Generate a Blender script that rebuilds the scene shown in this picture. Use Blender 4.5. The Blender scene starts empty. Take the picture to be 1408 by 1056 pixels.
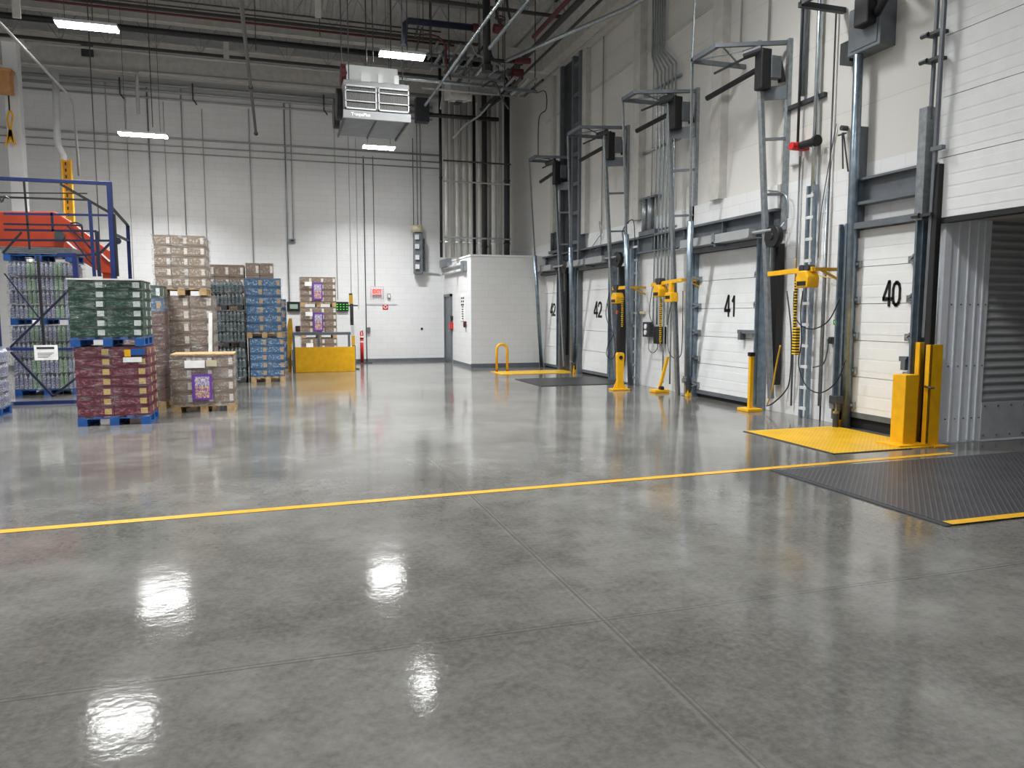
import bpy, math, random
from mathutils import Vector, Matrix
random.seed(7)
D = bpy.data
COL = bpy.context.scene.collection

# ---------------------------------------------------------------- camera model (1408 x 1056)
F, CX, CY, HZ, CAMZ = 1020.0, 704.0, 528.0, 430.0, 1.6
PHI = math.atan((CY - HZ) / F)
TH = math.atan2((CX - 380.0) * math.cos(PHI), F)
FW = Vector((math.sin(TH) * math.cos(PHI), math.cos(TH) * math.cos(PHI), -math.sin(PHI)))
RT = Vector((math.cos(TH), -math.sin(TH), 0))
UPV = Vector((math.sin(TH) * math.sin(PHI), math.cos(TH) * math.sin(PHI), math.cos(PHI)))
def ray(x, y): return FW * F + RT * (x - CX) - UPV * (y - CY)
def onX(x, y, X): d = ray(x, y); t = X / d.x; return Vector((X, d.y * t, CAMZ + d.z * t))
def onY(x, y, Y): d = ray(x, y); t = Y / d.y; return Vector((d.x * t, Y, CAMZ + d.z * t))
def onZ(x, y, Z=0): d = ray(x, y); t = (Z - CAMZ) / d.z; return Vector((d.x * t, d.y * t, Z))

# ---------------------------------------------------------------- materials
def lin(c):
    return tuple(((v / 255) / 12.92 if v / 255 <= .04045 else ((v / 255 + .055) / 1.055) ** 2.4) for v in c)
class NT:
    def __init__(s, name):
        s.m = D.materials.new(name); s.m.use_nodes = True
        s.t = s.m.node_tree; s.b = s.t.nodes['Principled BSDF']; s.out = s.t.nodes['Material Output']
    def n(s, typ, **kw):
        k = s.t.nodes.new(typ)
        for a, v in kw.items():
            if a.startswith('i_'):
                key = a[2:]
                key = int(key) if key.isdigit() else key.replace('_', ' ')
                k.inputs[key].default_value = v
            else: setattr(k, a, v)
        return k
    def l(s, a, b): s.t.links.new(a, b)
    def math(s, op, a, b=None, c=None, clamp=False):
        k = s.t.nodes.new('ShaderNodeMath'); k.operation = op; k.use_clamp = clamp
        for i, v in enumerate((a, b, c)):
            if v is None: continue
            if isinstance(v, (int, float)): k.inputs[i].default_value = v
            else: s.l(v, k.inputs[i])
        return k.outputs[0]
    def mix(s, fac, a, b):
        k = s.t.nodes.new('ShaderNodeMix'); k.data_type = 'RGBA'
        for i, v in ((0, fac), (6, a), (7, b)):
            if isinstance(v, (int, float)): k.inputs[i].default_value = v
            elif isinstance(v, tuple): k.inputs[i].default_value = (*v[:3], 1)
            else: s.l(v, k.inputs[i])
        return k.outputs[2]
    def noise(s, scale, detail=3, vec=None, rough=.55):
        k = s.n('ShaderNodeTexNoise'); k.inputs['Scale'].default_value = scale
        k.inputs['Detail'].default_value = detail; k.inputs['Roughness'].default_value = rough
        if vec is not None: s.l(vec, k.inputs['Vector'])
        return k.outputs[0]
    def ramp(s, v, a, b):
        k = s.n('ShaderNodeMapRange'); k.inputs[1].default_value = a; k.inputs[2].default_value = b
        s.l(v, k.inputs[0]); return k.outputs[0]
    def bump(s, h, strength=.2, dist=.01):
        k = s.n('ShaderNodeBump'); k.inputs['Strength'].default_value = strength; k.inputs['Distance'].default_value = dist
        s.l(h, k.inputs['Height']); s.l(k.outputs[0], s.b.inputs['Normal'])
    def obj(s): return s.n('ShaderNodeTexCoord').outputs['Object']
    def gen(s): return s.n('ShaderNodeTexCoord').outputs['Generated']

def simple(name, rgb, rough=.5, metal=0, var=.12, scale=6, emit=0, bump=0, spec=.5):
    k = NT(name); c = lin(rgb)
    v = k.noise(scale, 4, k.obj())
    dark = tuple(x * (1 - var) for x in c); lite = tuple(min(1, x * (1 + var)) for x in c)
    k.l(k.mix(k.ramp(v, .3, .7), dark, lite), k.b.inputs['Base Color'])
    k.b.inputs['Roughness'].default_value = rough; k.b.inputs['Metallic'].default_value = metal
    k.b.inputs['Specular IOR Level'].default_value = spec
    if bump: k.bump(k.noise(scale * 8, 3, k.obj()), bump)
    if emit:
        k.b.inputs['Emission Color'].default_value = (*c, 1); k.b.inputs['Emission Strength'].default_value = emit
    return k.m

M = {}
def mk(key, *a, **k): M[key] = simple(key, *a, **k)
mk('white_paint', (226, 228, 228), .55, 0, .03)
mk('white_steel', (205, 207, 208), .45, 0)
mk('dim_white', (190, 188, 182), .6)
mk('galv', (150, 156, 160), .35, .75, .2, 14)
mk('blue_galv', (132, 146, 158), .32, .7, .2, 10)
mk('bright_galv', (190, 200, 206), .25, .85, .15, 10)
mk('grey_steel', (104, 110, 116), .45, .25, .15, 5)
mk('dark_steel', (62, 65, 69), .5, .3, .2, 6)
mk('black', (22, 22, 24), .5, 0, .2)
mk('rubber', (28, 28, 29), .75, 0, .2)
mk('yellow', (232, 174, 12), .42, 0, .1, 8)
mk('yellow_dark', (196, 150, 28), .5, 0, .2, 8)
mk('yellow_post', (222, 168, 40), .5, 0, .12)
mk('orange', (160, 54, 26), .4, 0, .12, 4)
mk('blue', (26, 42, 92), .4, .1, .15)
mk('navy', (22, 27, 52), .45, .1, .15)
mk('pallet_blue', (24, 84, 156), .6, 0, .25, 10)
mk('pallet_wood', (176, 146, 104), .8, 0, .25, 12)
mk('red', (196, 30, 34), .4)
mk('dark_red', (84, 24, 28), .5)
mk('paper', (235, 235, 232), .7)
mk('pipe_grey', (160, 160, 158), .5, .1, .12, 3)
mk('casing_grey', (150, 152, 154), .5, 0, .06)
mk('riser', (186, 184, 178), .45, .1, .1, 3)
mk('pipe_dark', (66, 64, 62), .5, .2, .15, 3)
mk('black_ink', (14, 14, 15), .5)
mk('beige', (196, 188, 160), .5)
mk('tan', (190, 140, 90), .7)
mk('green_led', (60, 220, 60), .4, emit=1.2)
mk('exit_red', (250, 60, 50), .4, emit=.9)
mk('exit_face', (250, 170, 165), .4, emit=.5)
mk('screen', (36, 40, 40), .2)
mk('screen_glow', (140, 160, 150), .3, emit=.25)
mk('purple', (108, 60, 150), .5, 0, .1)
mk('truck_panel', (236, 241, 248), .45, 0, .05)
mk('trailer', (190, 193, 198), .45, 0, .1)
mk('ink_grey', (60, 60, 62), .6)

def emit_mat(name, rgb, st):
    k = NT(name); e = k.n('ShaderNodeEmission'); e.inputs[0].default_value = (*rgb, 1); e.inputs[1].default_value = st
    k.l(e.outputs[0], k.out.inputs[0]); return k.m
M['lens'] = emit_mat('lens', (1, 1, .98), 62)

def block_wall(name, axis, rgb, line=.86, bh=.2032, bw=.4064, top_dim=None):
    k = NT(name); o = k.obj(); sp = k.n('ShaderNodeSeparateXYZ'); k.l(o, sp.inputs[0])
    cb = k.n('ShaderNodeCombineXYZ'); k.l(sp.outputs[0 if axis == 'X' else 1], cb.inputs[0]); k.l(sp.outputs[2], cb.inputs[1])
    br = k.n('ShaderNodeTexBrick'); k.l(cb.outputs[0], br.inputs['Vector'])
    br.inputs['Scale'].default_value = 1; br.inputs['Brick Width'].default_value = bw; br.inputs['Row Height'].default_value = bh
    br.inputs['Mortar Size'].default_value = .006; br.inputs['Mortar Smooth'].default_value = .3
    c = lin(rgb)
    br.inputs['Color1'].default_value = (*c, 1); br.inputs['Color2'].default_value = (*[v * .965 for v in c], 1)
    br.inputs['Mortar'].default_value = (*[v * line for v in c], 1)
    n = k.noise(.7, 5, o); nn = k.ramp(n, .3, .75)
    k.l(k.mix(k.math('MULTIPLY', nn, .14), br.outputs['Color'], tuple(v * .7 for v in c)), k.b.inputs['Base Color'])
    k.b.inputs['Roughness'].default_value = .55
    h = k.math('MULTIPLY', br.outputs['Fac'], -1.0)
    h2 = k.math('ADD', h, k.math('MULTIPLY', k.noise(60, 3, o), .25))
    k.bump(h2, .35, .004)
    return k.m
M['block_x'] = block_wall('block_x', 'X', (222, 223, 223))
M['block_y'] = block_wall('block_y', 'Y', (222, 223, 223))
M['panel_y'] = block_wall('panel_y', 'Y', (210, 208, 203), .8, 1.1, 40)

def floor_mat():
    k = NT('polished_concrete'); o = k.obj(); sp = k.n('ShaderNodeSeparateXYZ'); k.l(o, sp.inputs[0])
    X, Y = sp.outputs[0], sp.outputs[1]
    a = k.ramp(k.noise(.55, 6, o, .6), .36, .64)
    b = k.ramp(k.noise(3.2, 8, o, .65), .32, .7)
    c = k.ramp(k.noise(26, 6, o, .7), .35, .68)
    base = k.mix(a, lin((82, 81, 77)), lin((124, 123, 119)))
    base = k.mix(k.math('MULTIPLY', b, .62), base, lin((58, 56, 52)))
    base = k.mix(k.math('MULTIPLY', c, .3), base, lin((146, 143, 136)))
    w = k.n('ShaderNodeTexVoronoi'); w.feature = 'DISTANCE_TO_EDGE'; w.inputs['Scale'].default_value = .9
    # saw-cut joints
    jit = k.math('MULTIPLY', k.math('SUBTRACT', k.noise(2.5, 3, o), .5), .012)
    def jt(co, pos, hw):
        d = k.math('ABSOLUTE', k.math('SUBTRACT', k.math('ADD', co, jit), pos))
        return k.math('LESS_THAN', d, hw)
    tot = None
    for co, pos, hw in ((X, 1.58, .007), (X, 1.605, .003), (X, -7.6, .007), (X, -3.0, .004), (X, 6.2, .004), (Y, 3.42, .004), (Y, 3.45, .003),
                        (Y, 8.7, .011), (Y, 10.2, .013), (Y, 16.5, .009), (Y, 20.1, .009), (Y, -2.8, .007)):
        g = jt(co, pos, hw); tot = g if tot is None else k.math('MAXIMUM', tot, g)
    base = k.mix(k.math('MULTIPLY', tot, .5), base, lin((44, 42, 40)))
    # hairline halo either side of main joints
    halo = k.math('LESS_THAN', k.math('ABSOLUTE', k.math('SUBTRACT', X, 1.58)), .03)
    base = k.mix(k.math('MULTIPLY', halo, .08), base, lin((165, 162, 152)))
    k.l(base, k.b.inputs['Base Color'])
    r = k.math('ADD', k.math('MULTIPLY', b, .035), k.math('ADD', k.math('MULTIPLY', a, .03), .07))
    k.l(r, k.b.inputs['Roughness'])
    k.b.inputs['Specular IOR Level'].default_value = .42
    h = k.math('ADD', k.math('MULTIPLY', k.noise(30, 3, o), .28), k.math('MULTIPLY', k.noise(4, 3, o), 1.1))
    h = k.math('SUBTRACT', h, k.math('MULTIPLY', tot, 1.0))
    k.bump(h, .13, .012)
    return k.m
M['floor'] = floor_mat()

def tread(name, rgb, worn=.3, metal=.2, pat=.3):
    k = NT(name); o = k.obj(); sp = k.n('ShaderNodeSeparateXYZ'); k.l(o, sp.inputs[0])
    def bars(rot, ph):
        mp = k.n('ShaderNodeMapping'); mp.inputs['Rotation'].default_value = (0, 0, rot); mp.inputs['Location'].default_value = (ph, ph * .5, 0); k.l(o, mp.inputs[0])
        q = k.n('ShaderNodeSeparateXYZ'); k.l(mp.outputs[0], q.inputs[0])
        u = k.math('ABSOLUTE', k.math('SUBTRACT', k.math('FRACT', k.math('MULTIPLY', q.outputs[0], 24)), .5))
        v = k.math('ABSOLUTE', k.math('SUBTRACT', k.math('FRACT', k.math('MULTIPLY', q.outputs[1], 24)), .5))
        return k.math('MULTIPLY', k.math('LESS_THAN', u, .36), k.math('LESS_THAN', v, .11))
    t = k.math('MAXIMUM', bars(.785, 0), bars(-.785, .0208))
    c = lin(rgb); n = k.ramp(k.noise(2.5, 5, o), .35, .7)
    base = k.mix(n, tuple(v * (1 - worn) for v in c), c)
    base = k.mix(k.math('MULTIPLY', t, pat), base, tuple(min(1, v * 1.9 + .04) for v in c))
    k.l(base, k.b.inputs['Base Color']); k.b.inputs['Roughness'].default_value = .42; k.b.inputs['Metallic'].default_value = metal
    k.bump(t, .35, .003); return k.m
M['tread_black'] = tread('tread_black', (66, 66, 69), .35, .2, .55)
M['tread_yellow'] = tread('tread_yellow', (222, 168, 18), .25, 0)
M['tread_mat'] = tread('tread_mat', (54, 54, 56))

def worn_yellow():
    k = NT('line_yellow'); o = k.obj(); n = k.noise(9, 6, o, .7)
    k.l(k.mix(k.ramp(n, .56, .68), lin((212, 160, 34)), lin((160, 134, 62))), k.b.inputs['Base Color'])
    k.b.inputs['Roughness'].default_value = .35; return k.m
M['line'] = worn_yellow()

def carton(name, base, print_c, patch_c, amount=.5, patch=True, band=(.2, .8), top=None):
    k = NT(name); g = k.gen(); sp = k.n('ShaderNodeSeparateXYZ'); k.l(g, sp.inputs[0])
    u = k.math('FRACT', k.math('ADD', sp.outputs[0], k.math('MULTIPLY', sp.outputs[1], .998))); z = sp.outputs[2]
    oi = k.n('ShaderNodeObjectInfo')
    cb = k.n('ShaderNodeCombineXYZ'); k.l(k.math('MULTIPLY', u, 4.5), cb.inputs[0]); k.l(k.math('MULTIPLY', z, 2.2), cb.inputs[1]); k.l(k.math('MULTIPLY', oi.outputs['Random'], 9.0), cb.inputs[2])
    n = k.noise(2.2, 5, cb.outputs[0], .75)
    inb = k.math('MULTIPLY', k.math('GREATER_THAN', z, band[0]), k.math('LESS_THAN', z, band[1]))
    pf = k.math('MULTIPLY', k.math('MULTIPLY', k.ramp(n, .5, .62), inb), amount)
    c = lin(base)
    bc = k.mix(k.math('MULTIPLY', oi.outputs['Random'], .5), c, tuple(v * .72 for v in c))
    bc = k.mix(k.ramp(k.noise(3, 3, cb.outputs[0]), .4, .8), bc, tuple(v * .8 for v in c))
    bc = k.mix(pf, bc, lin(print_c))
    if patch:
        pu = k.math('MULTIPLY', k.math('GREATER_THAN', u, .74), k.math('LESS_THAN', u, .93))
        pz = k.math('MULTIPLY', k.math('GREATER_THAN', z, .2), k.math('LESS_THAN', z, .78))
        pn = k.math('GREATER_THAN', k.noise(9, 4, cb.outputs[0], .8), .47)
        bc = k.mix(k.math('MULTIPLY', k.math('MULTIPLY', pu, pz), k.math('ADD', k.math('MULTIPLY', pn, .6), .35)), bc, lin(patch_c))
    # dark edges between layers
    e = k.math('MAXIMUM', k.math('LESS_THAN', z, .045), k.math('GREATER_THAN', z, .955))
    bc = k.mix(k.math('MULTIPLY', e, .45), bc, tuple(v * .3 for v in c))
    k.l(bc, k.b.inputs['Base Color']); k.b.inputs['Roughness'].default_value = .5; return k.m
M['c_crimson'] = carton('c_crimson', (98, 20, 44), (190, 130, 142), (220, 196, 120), .7)
M['c_green'] = carton('c_green', (8, 56, 38), (120, 158, 146), (236, 240, 238), .65)
M['c_kraft'] = carton('c_kraft', (138, 118, 96), (214, 206, 194), (236, 232, 226), .85)
M['c_kraft2'] = carton('c_kraft2', (122, 102, 84), (190, 178, 162), (226, 222, 214), .6)
M['c_brown'] = carton('c_brown', (98, 66, 58), (150, 120, 110), (190, 170, 150), .5, False)
M['c_blue'] = carton('c_blue', (46, 92, 134), (170, 198, 214), (190, 150, 90), .85)

def bottle_mat(name, c1, c2, capc):
    k = NT(name); g = k.gen(); sp = k.n('ShaderNodeSeparateXYZ'); k.l(g, sp.inputs[0]); z = sp.outputs[2]
    oi = k.n('ShaderNodeObjectInfo'); n = k.noise(14, 4, g, .7)
    bc = k.mix(k.ramp(n, .4, .62), lin(c1), lin(c2))
    lab = k.math('MULTIPLY', k.math('GREATER_THAN', z, .3), k.math('LESS_THAN', z, .62))
    bc = k.mix(k.math('MULTIPLY', lab, .35), bc, lin(capc))
    k.l(bc, k.b.inputs['Base Color']); k.b.inputs['Roughness'].default_value = .2; return k.m
M['bottle_dark'] = bottle_mat('bottle_dark', (30, 40, 42), (128, 142, 146), (56, 68, 70))
M['bottle_violet'] = bottle_mat('bottle_violet', (66, 74, 104), (200, 206, 220), (96, 94, 150))
M['bottle_green'] = bottle_mat('bottle_green', (78, 112, 84), (180, 204, 180), (96, 140, 96))

def wrap_mat(name, milk=.1, streak=.5, tint=(.62, .63, .64)):
    k = NT(name); o = k.obj()
    mp = k.n('ShaderNodeMapping'); mp.inputs['Scale'].default_value = (2.2, 2.2, 9); k.l(o, mp.inputs[0])
    n = k.noise(2.4, 5, mp.outputs[0], .7)
    k.b.inputs['Base Color'].default_value = (*tint, 1); k.b.inputs['Roughness'].default_value = .16
    k.bump(n, 1.0, .05)
    tr = k.n('ShaderNodeBsdfTransparent'); mx = k.n('ShaderNodeMixShader')
    fac = k.math('ADD', k.math('MULTIPLY', k.ramp(n, .5, .72), streak), milk, clamp=True)
    k.l(fac, mx.inputs[0]); k.l(tr.outputs[0], mx.inputs[1]); k.l(k.b.outputs[0], mx.inputs[2]); k.l(mx.outputs[0], k.out.inputs[0])
    return k.m
M['wrap'] = wrap_mat('stretch_film'); M['wrap_heavy'] = wrap_mat('stretch_film_heavy', .1, .65); M['wrap_light'] = wrap_mat('stretch_film_light', .03, .34)

def chain_mat():
    k = NT('black_yellow_chain'); sp = k.n('ShaderNodeSeparateXYZ'); k.l(k.obj(), sp.inputs[0])
    s = k.math('GREATER_THAN', k.math('FRACT', k.math('MULTIPLY', sp.outputs[2], 24)), .5)
    k.l(k.mix(s, lin((236, 190, 20)), lin((30, 30, 28))), k.b.inputs['Base Color']); return k.m
M['chain'] = chain_mat()
def corr(name, rgb, axis, freq, depth=.02):
    k = NT(name); sp = k.n('ShaderNodeSeparateXYZ'); k.l(k.obj(), sp.inputs[0])
    w = k.math('SINE', k.math('MULTIPLY', sp.outputs[axis], freq)); c = lin(rgb)
    k.l(k.mix(k.ramp(w, -1, 1), tuple(v * .62 for v in c), c), k.b.inputs['Base Color'])
    k.b.inputs['Roughness'].default_value = .5; k.bump(w, .8, depth); return k.m
M['trailer_slats'] = corr('trailer_slats', (196, 198, 202), 2, 62)
M['fins'] = corr('fins', (108, 108, 106), 0, 230, .004)
def poster_mat():
    k = NT('poster_print'); g = k.gen(); sp = k.n('ShaderNodeSeparateXYZ'); k.l(g, sp.inputs[0]); z = sp.outputs[2]; x = sp.outputs[0]
    n = k.noise(11, 5, g, .8)
    c = k.mix(k.ramp(n, .45, .6), lin((112, 66, 156)), lin((236, 204, 96)))
    top = k.math('GREATER_THAN', z, .55); c2 = k.mix(k.ramp(n, .45, .55), lin((70, 130, 190)), lin((226, 214, 220)))
    inn = k.math('MULTIPLY', k.math('MULTIPLY', k.math('GREATER_THAN', x, .14), k.math('LESS_THAN', x, .86)), k.math('MULTIPLY', k.math('GREATER_THAN', z, .08), k.math('LESS_THAN', z, .9)))
    f = k.mix(k.math('MULTIPLY', top, .6), c, c2)
    f = k.mix(inn, lin((104, 58, 150)), f)
    k.l(f, k.b.inputs['Base Color']); return k.m
M['poster'] = poster_mat()

# ---------------------------------------------------------------- geometry helpers
class MB:
    def __init__(s): s.v = []; s.f = []
    def add(s, v, f):
        o = len(s.v); s.v += [tuple(q) for q in v]; s.f += [tuple(i + o for i in q) for q in f]; return s
    def box(s, x0, x1, y0, y1, z0, z1):
        x0, x1 = sorted((x0, x1)); y0, y1 = sorted((y0, y1)); z0, z1 = sorted((z0, z1))
        return s.add([(x0, y0, z0), (x1, y0, z0), (x1, y1, z0), (x0, y1, z0), (x0, y0, z1), (x1, y0, z1), (x1, y1, z1), (x0, y1, z1)],
                     [(0, 3, 2, 1), (4, 5, 6, 7), (0, 1, 5, 4), (1, 2, 6, 5), (2, 3, 7, 6), (3, 0, 4, 7)])
    def cbox(s, c, dx, dy, dz): return s.box(c[0] - dx / 2, c[0] + dx / 2, c[1] - dy / 2, c[1] + dy / 2, c[2] - dz / 2, c[2] + dz / 2)
    def bar(s, p, q, w, h=None):
        h = h or w; p = Vector(p); q = Vector(q); d = (q - p).normalized()
        up = Vector((0, 0, 1)) if abs(d.z) < .9 else Vector((0, 1, 0))
        a = d.cross(up).normalized(); b = a.cross(d).normalized()
        vs = []
        for e in (p, q):
            for sa, sb in ((-1, -1), (1, -1), (1, 1), (-1, 1)): vs.append(e + a * (w / 2 * sa) + b * (h / 2 * sb))
        return s.add(vs, [(0, 1, 2, 3), (7, 6, 5, 4), (0, 4, 5, 1), (1, 5, 6, 2), (2, 6, 7, 3), (3, 7, 4, 0)])
    def tube(s, pts, r, seg=8):
        pts = [Vector(p) for p in pts]; n = len(pts); vs = []; a = None
        rs = r if isinstance(r, (list, tuple)) else [r] * n
        for i, p in enumerate(pts):
            d = (pts[min(i + 1, n - 1)] - pts[max(i - 1, 0)]).normalized()
            if a is None:
                up = Vector((0, 0, 1)) if abs(d.z) < .9 else Vector((0, 1, 0)); a = d.cross(up).normalized()
            else:
                a = (a - d * a.dot(d)).normalized()
            b = d.cross(a)
            k = 1.0
            for j in range(seg):
                t = 2 * math.pi * j / seg; vs.append(p + (a * math.cos(t) + b * math.sin(t)) * rs[i] * k)
        fs = []
        for i in range(n - 1):
            for j in range(seg):
                j2 = (j + 1) % seg; fs.append((i * seg + j, (i + 1) * seg + j, (i + 1) * seg + j2, i * seg + j2))
        fs.append(tuple(range(seg))); fs.append(tuple(reversed([(n - 1) * seg + j for j in range(seg)])))
        return s.add(vs, fs)
    def cyl(s, p, q, r, seg=16): return s.tube([p, q], r, seg)
    def ibeam(s, p, q, h, w, t=.015):
        """axis-aligned I beam from p to q (horizontal or vertical); web depth h, flange w"""
        p = Vector(p); q = Vector(q); d = q - p
        if abs(d.x) > .01: s.box(p.x, q.x, p.y - w / 2, p.y + w / 2, p.z, p.z + t); s.box(p.x, q.x, p.y - w / 2, p.y + w / 2, p.z + h - t, p.z + h); s.box(p.x, q.x, p.y - t / 2, p.y + t / 2, p.z, p.z + h)
        elif abs(d.y) > .01: s.box(p.x - w / 2, p.x + w / 2, p.y, q.y, p.z, p.z + t); s.box(p.x - w / 2, p.x + w / 2, p.y, q.y, p.z + h - t, p.z + h); s.box(p.x - t / 2, p.x + t / 2, p.y, q.y, p.z, p.z + h)
        else: s.box(p.x - h / 2, p.x - h / 2 + t, p.y - w / 2, p.y + w / 2, p.z, q.z); s.box(p.x + h / 2 - t, p.x + h / 2, p.y - w / 2, p.y + w / 2, p.z, q.z); s.box(p.x - h / 2, p.x + h / 2, p.y - t / 2, p.y + t / 2, p.z, q.z)
        return s
    def prism(s, poly, axis, a, b):
        n = len(poly); vs = []
        for e in (a, b):
            for (u, w) in poly: vs.append({'X': (e, u, w), 'Y': (u, e, w), 'Z': (u, w, e)}[axis])
        fs = [tuple(range(n)), tuple(reversed(range(n, 2 * n)))] + [(i, i + n, (i + 1) % n + n, (i + 1) % n) for i in range(n)]
        return s.add(vs, fs)
    def build(s, name, mat, parent=None, bevel=0, smooth=False, origin=None):
        if origin is None:
            if parent is not None:
                r = parent
                while r.parent: r = r.parent
                origin = Vector(r.location)
            else:
                xs, ys, zs = zip(*s.v); origin = Vector(((min(xs) + max(xs)) / 2, (min(ys) + max(ys)) / 2, min(zs)))
        origin = Vector(origin)
        me = D.meshes.new(name); me.from_pydata([Vector(v) - origin for v in s.v], [], s.f); me.update()
        import bmesh
        bm = bmesh.new(); bm.from_mesh(me); bmesh.ops.recalc_face_normals(bm, faces=bm.faces); bm.to_mesh(me); bm.free()
        me.materials.append(M[mat] if isinstance(mat, str) else mat)
        o = D.objects.new(name, me); COL.objects.link(o)
        if parent is not None: o.parent = parent
        else: o.location = origin
        if smooth:
            for p in me.polygons: p.use_smooth = len(p.vertices) == 4
        if bevel:
            b = o.modifiers.new('bevel', 'BEVEL'); b.width = bevel; b.segments = 2; b.limit_method = 'ANGLE'
        return o

def tag(o, label=None, cat=None, group=None, kind=None):
    if label: o['label'] = label
    if cat: o['category'] = cat
    if group: o['group'] = group
    if kind: o['kind'] = kind
    return o
def thing(name, loc, label, cat, group=None, kind=None):
    o = D.objects.new(name, None); COL.objects.link(o); o.location = loc; o.empty_display_size = .1
    return tag(o, label, cat, group, kind)
def dup(root, loc, rotz=None, label=None, group=None):
    r = root.copy(); COL.objects.link(r); r.location = loc
    if rotz is not None: r.rotation_euler = (0, 0, rotz)
    if label: r['label'] = label
    if group: r['group'] = group
    for ch in list(root.children):
        c = ch.copy(); COL.objects.link(c); c.parent = r
        for g in ch.children:
            d = g.copy(); COL.objects.link(d); d.parent = c
    return r
def struct(name, mb, mat, parent=None, **k):
    o = mb.build(name, mat, parent, **k)
    if parent is None: o['kind'] = 'structure'
    return o
def text_mesh(name, body, size, mat, parent, M4, sx=1.0, bold=0.0, extrude=.002):
    cu = D.curves.new(name, 'FONT'); cu.body = body; cu.size = size; cu.align_x = 'CENTER'; cu.align_y = 'CENTER'
    cu.offset = bold; cu.extrude = extrude
    t = D.objects.new(name, cu); COL.objects.link(t)
    dg = bpy.context.evaluated_depsgraph_get(); me = D.meshes.new_from_object(t.evaluated_get(dg))
    D.objects.remove(t)
    me.transform(M4 @ Matrix.Diagonal((sx, 1, 1, 1)))
    r = parent
    while r.parent: r = r.parent
    me.transform(Matrix.Translation(-Vector(r.location)))
    me.materials.clear(); me.materials.append(M[mat])
    o = D.objects.new(name, me); COL.objects.link(o); o.parent = parent
    return o
def face_negx(p): # text on a surface facing -X, reading from the room; local x -> -Y
    return Matrix.Translation(p) @ Matrix(((0, 0, -1, 0), (-1, 0, 0, 0), (0, 1, 0, 0), (0, 0, 0, 1)))
def face_negy(p):
    return Matrix.Translation(p) @ Matrix(((1, 0, 0, 0), (0, 0, -1, 0), (0, 1, 0, 0), (0, 0, 0, 1)))
def sag(p, q, drop, n=12):
    p = Vector(p); q = Vector(q)
    return [p.lerp(q, i / n) + Vector((0, 0, -4 * drop * (i / n) * (1 - i / n))) for i in range(n + 1)]
def curve_pts(ctrl, n=8):
    c = [Vector(p) for p in ctrl]; out = []
    for i in range(len(c) - 1):
        p0 = c[max(i - 1, 0)]; p1 = c[i]; p2 = c[i + 1]; p3 = c[min(i + 2, len(c) - 1)]
        for j in range(n):
            t = j / n; out.append(.5 * ((2 * p1) + (p2 - p0) * t + (2 * p0 - 5 * p1 + 4 * p2 - p3) * t * t + (3 * p1 - p0 - 3 * p2 + p3) * t ** 3))
    out.append(c[-1]); return out

W = 7.7      # right wall face
YB = 24.5    # back wall face
ZT = 10.2    # deck
# ================================================================ SETTING
struct('floor', MB().box(-12, 14, -6, 25, -.15, 0), 'floor', origin=(0, 0, 0))
struct('wall_back', MB().box(-12, 9, YB, YB + .25, 0, ZT), 'block_x', origin=(0, YB, 0))
struct('wall_right', MB().box(W, W + .25, 7.02, 24.5, 0, 3.62), 'block_y', origin=(0, 0, 0))
mb = MB().box(W, W + .25, 7.02, 24.5, 3.62, ZT).box(W, W + .25, 3.9, 7.02, 2.72, ZT).box(W, W + .25, -6, 3.9, 0, ZT)
struct('wall_right_upper', mb, 'panel_y', origin=(0, 0, 0))
struct('wall_left', MB().box(-12.2, -12, -6, 24.5, 0, ZT), 'block_y', origin=(0, 0, 0))
struct('baseboard_back', MB().box(-12, 5.37, YB - .015, YB, 0, .1), 'grey_steel')
struct('baseboard_utility_side', MB().box(5.355, 5.37, 20.9, 23.2, 0, .1), 'grey_steel')
struct('baseboard_utility_front', MB().box(5.355, 7.45, 20.885, 20.9, 0, .12), 'grey_steel')
# utility room
struct('wall_utility_front', MB().box(5.37, W, 20.9, 21.05, 0, 3.22), 'block_x', origin=(0, 0, 0))
struct('wall_utility_side', MB().box(5.37, 5.52, 21.05, YB, 0, 3.22), 'block_y', origin=(0, 0, 0))
struct('ceiling_utility', MB().box(5.35, W, 20.88, YB, 3.22, 3.27), 'white_paint')
# ceiling deck: corrugated sheet as real ribs
mb = MB(); y = -6
prof = []
x = -12
while x < 9:
    prof += [(x, ZT), (x + .10, ZT), (x + .13, ZT + .075), (x + .27, ZT + .075)]; x += .30
poly = prof + [(9, ZT + .12), (-12, ZT + .12)]
mb.prism(poly, 'Y', -6, 24.6)
mk('deck', (196, 195, 192), .7)
struct('ceiling', mb, 'deck')
# wall pilasters / recessed panel trims on the right wall
def pil(px, z0, z1, wy, dx, nm, mt='dim_white'):
    struct(nm, MB().box(W - dx, W - .001, px - wy / 2, px + wy / 2, z0, z1), mt)
pil(11.85, 3.62, ZT, .32, .16, 'trim_1'); pil(14.95, 3.62, ZT, .3, .16, 'trim_2'); pil(17.95, 3.62, ZT, .34, .14, 'trim_3')
pil(20.3, 3.4, ZT, .2, .1, 'trim_4')
struct('trim_5', MB().box(W - .07, W - .001, 10.1, 12.9, 3.24, 3.62), 'block_y', origin=(0, 0, 0))
struct('trim_6', MB().box(W - .05, W - .001, 13.1, 17.7, 3.24, 3.6), 'white_paint')
struct('trim_7', MB().box(W - .03, W - .001, 7.15, 21, 7.1, 7.16), 'dim_white')

# floor markings
struct('trim_8', MB().add([(-3.6, 6.1, .003), (-3.6, 6.2, .003), (7.32, 6.51, .003), (7.32, 6.42, .003)], [(0, 3, 2, 1)]), 'line')

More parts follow.
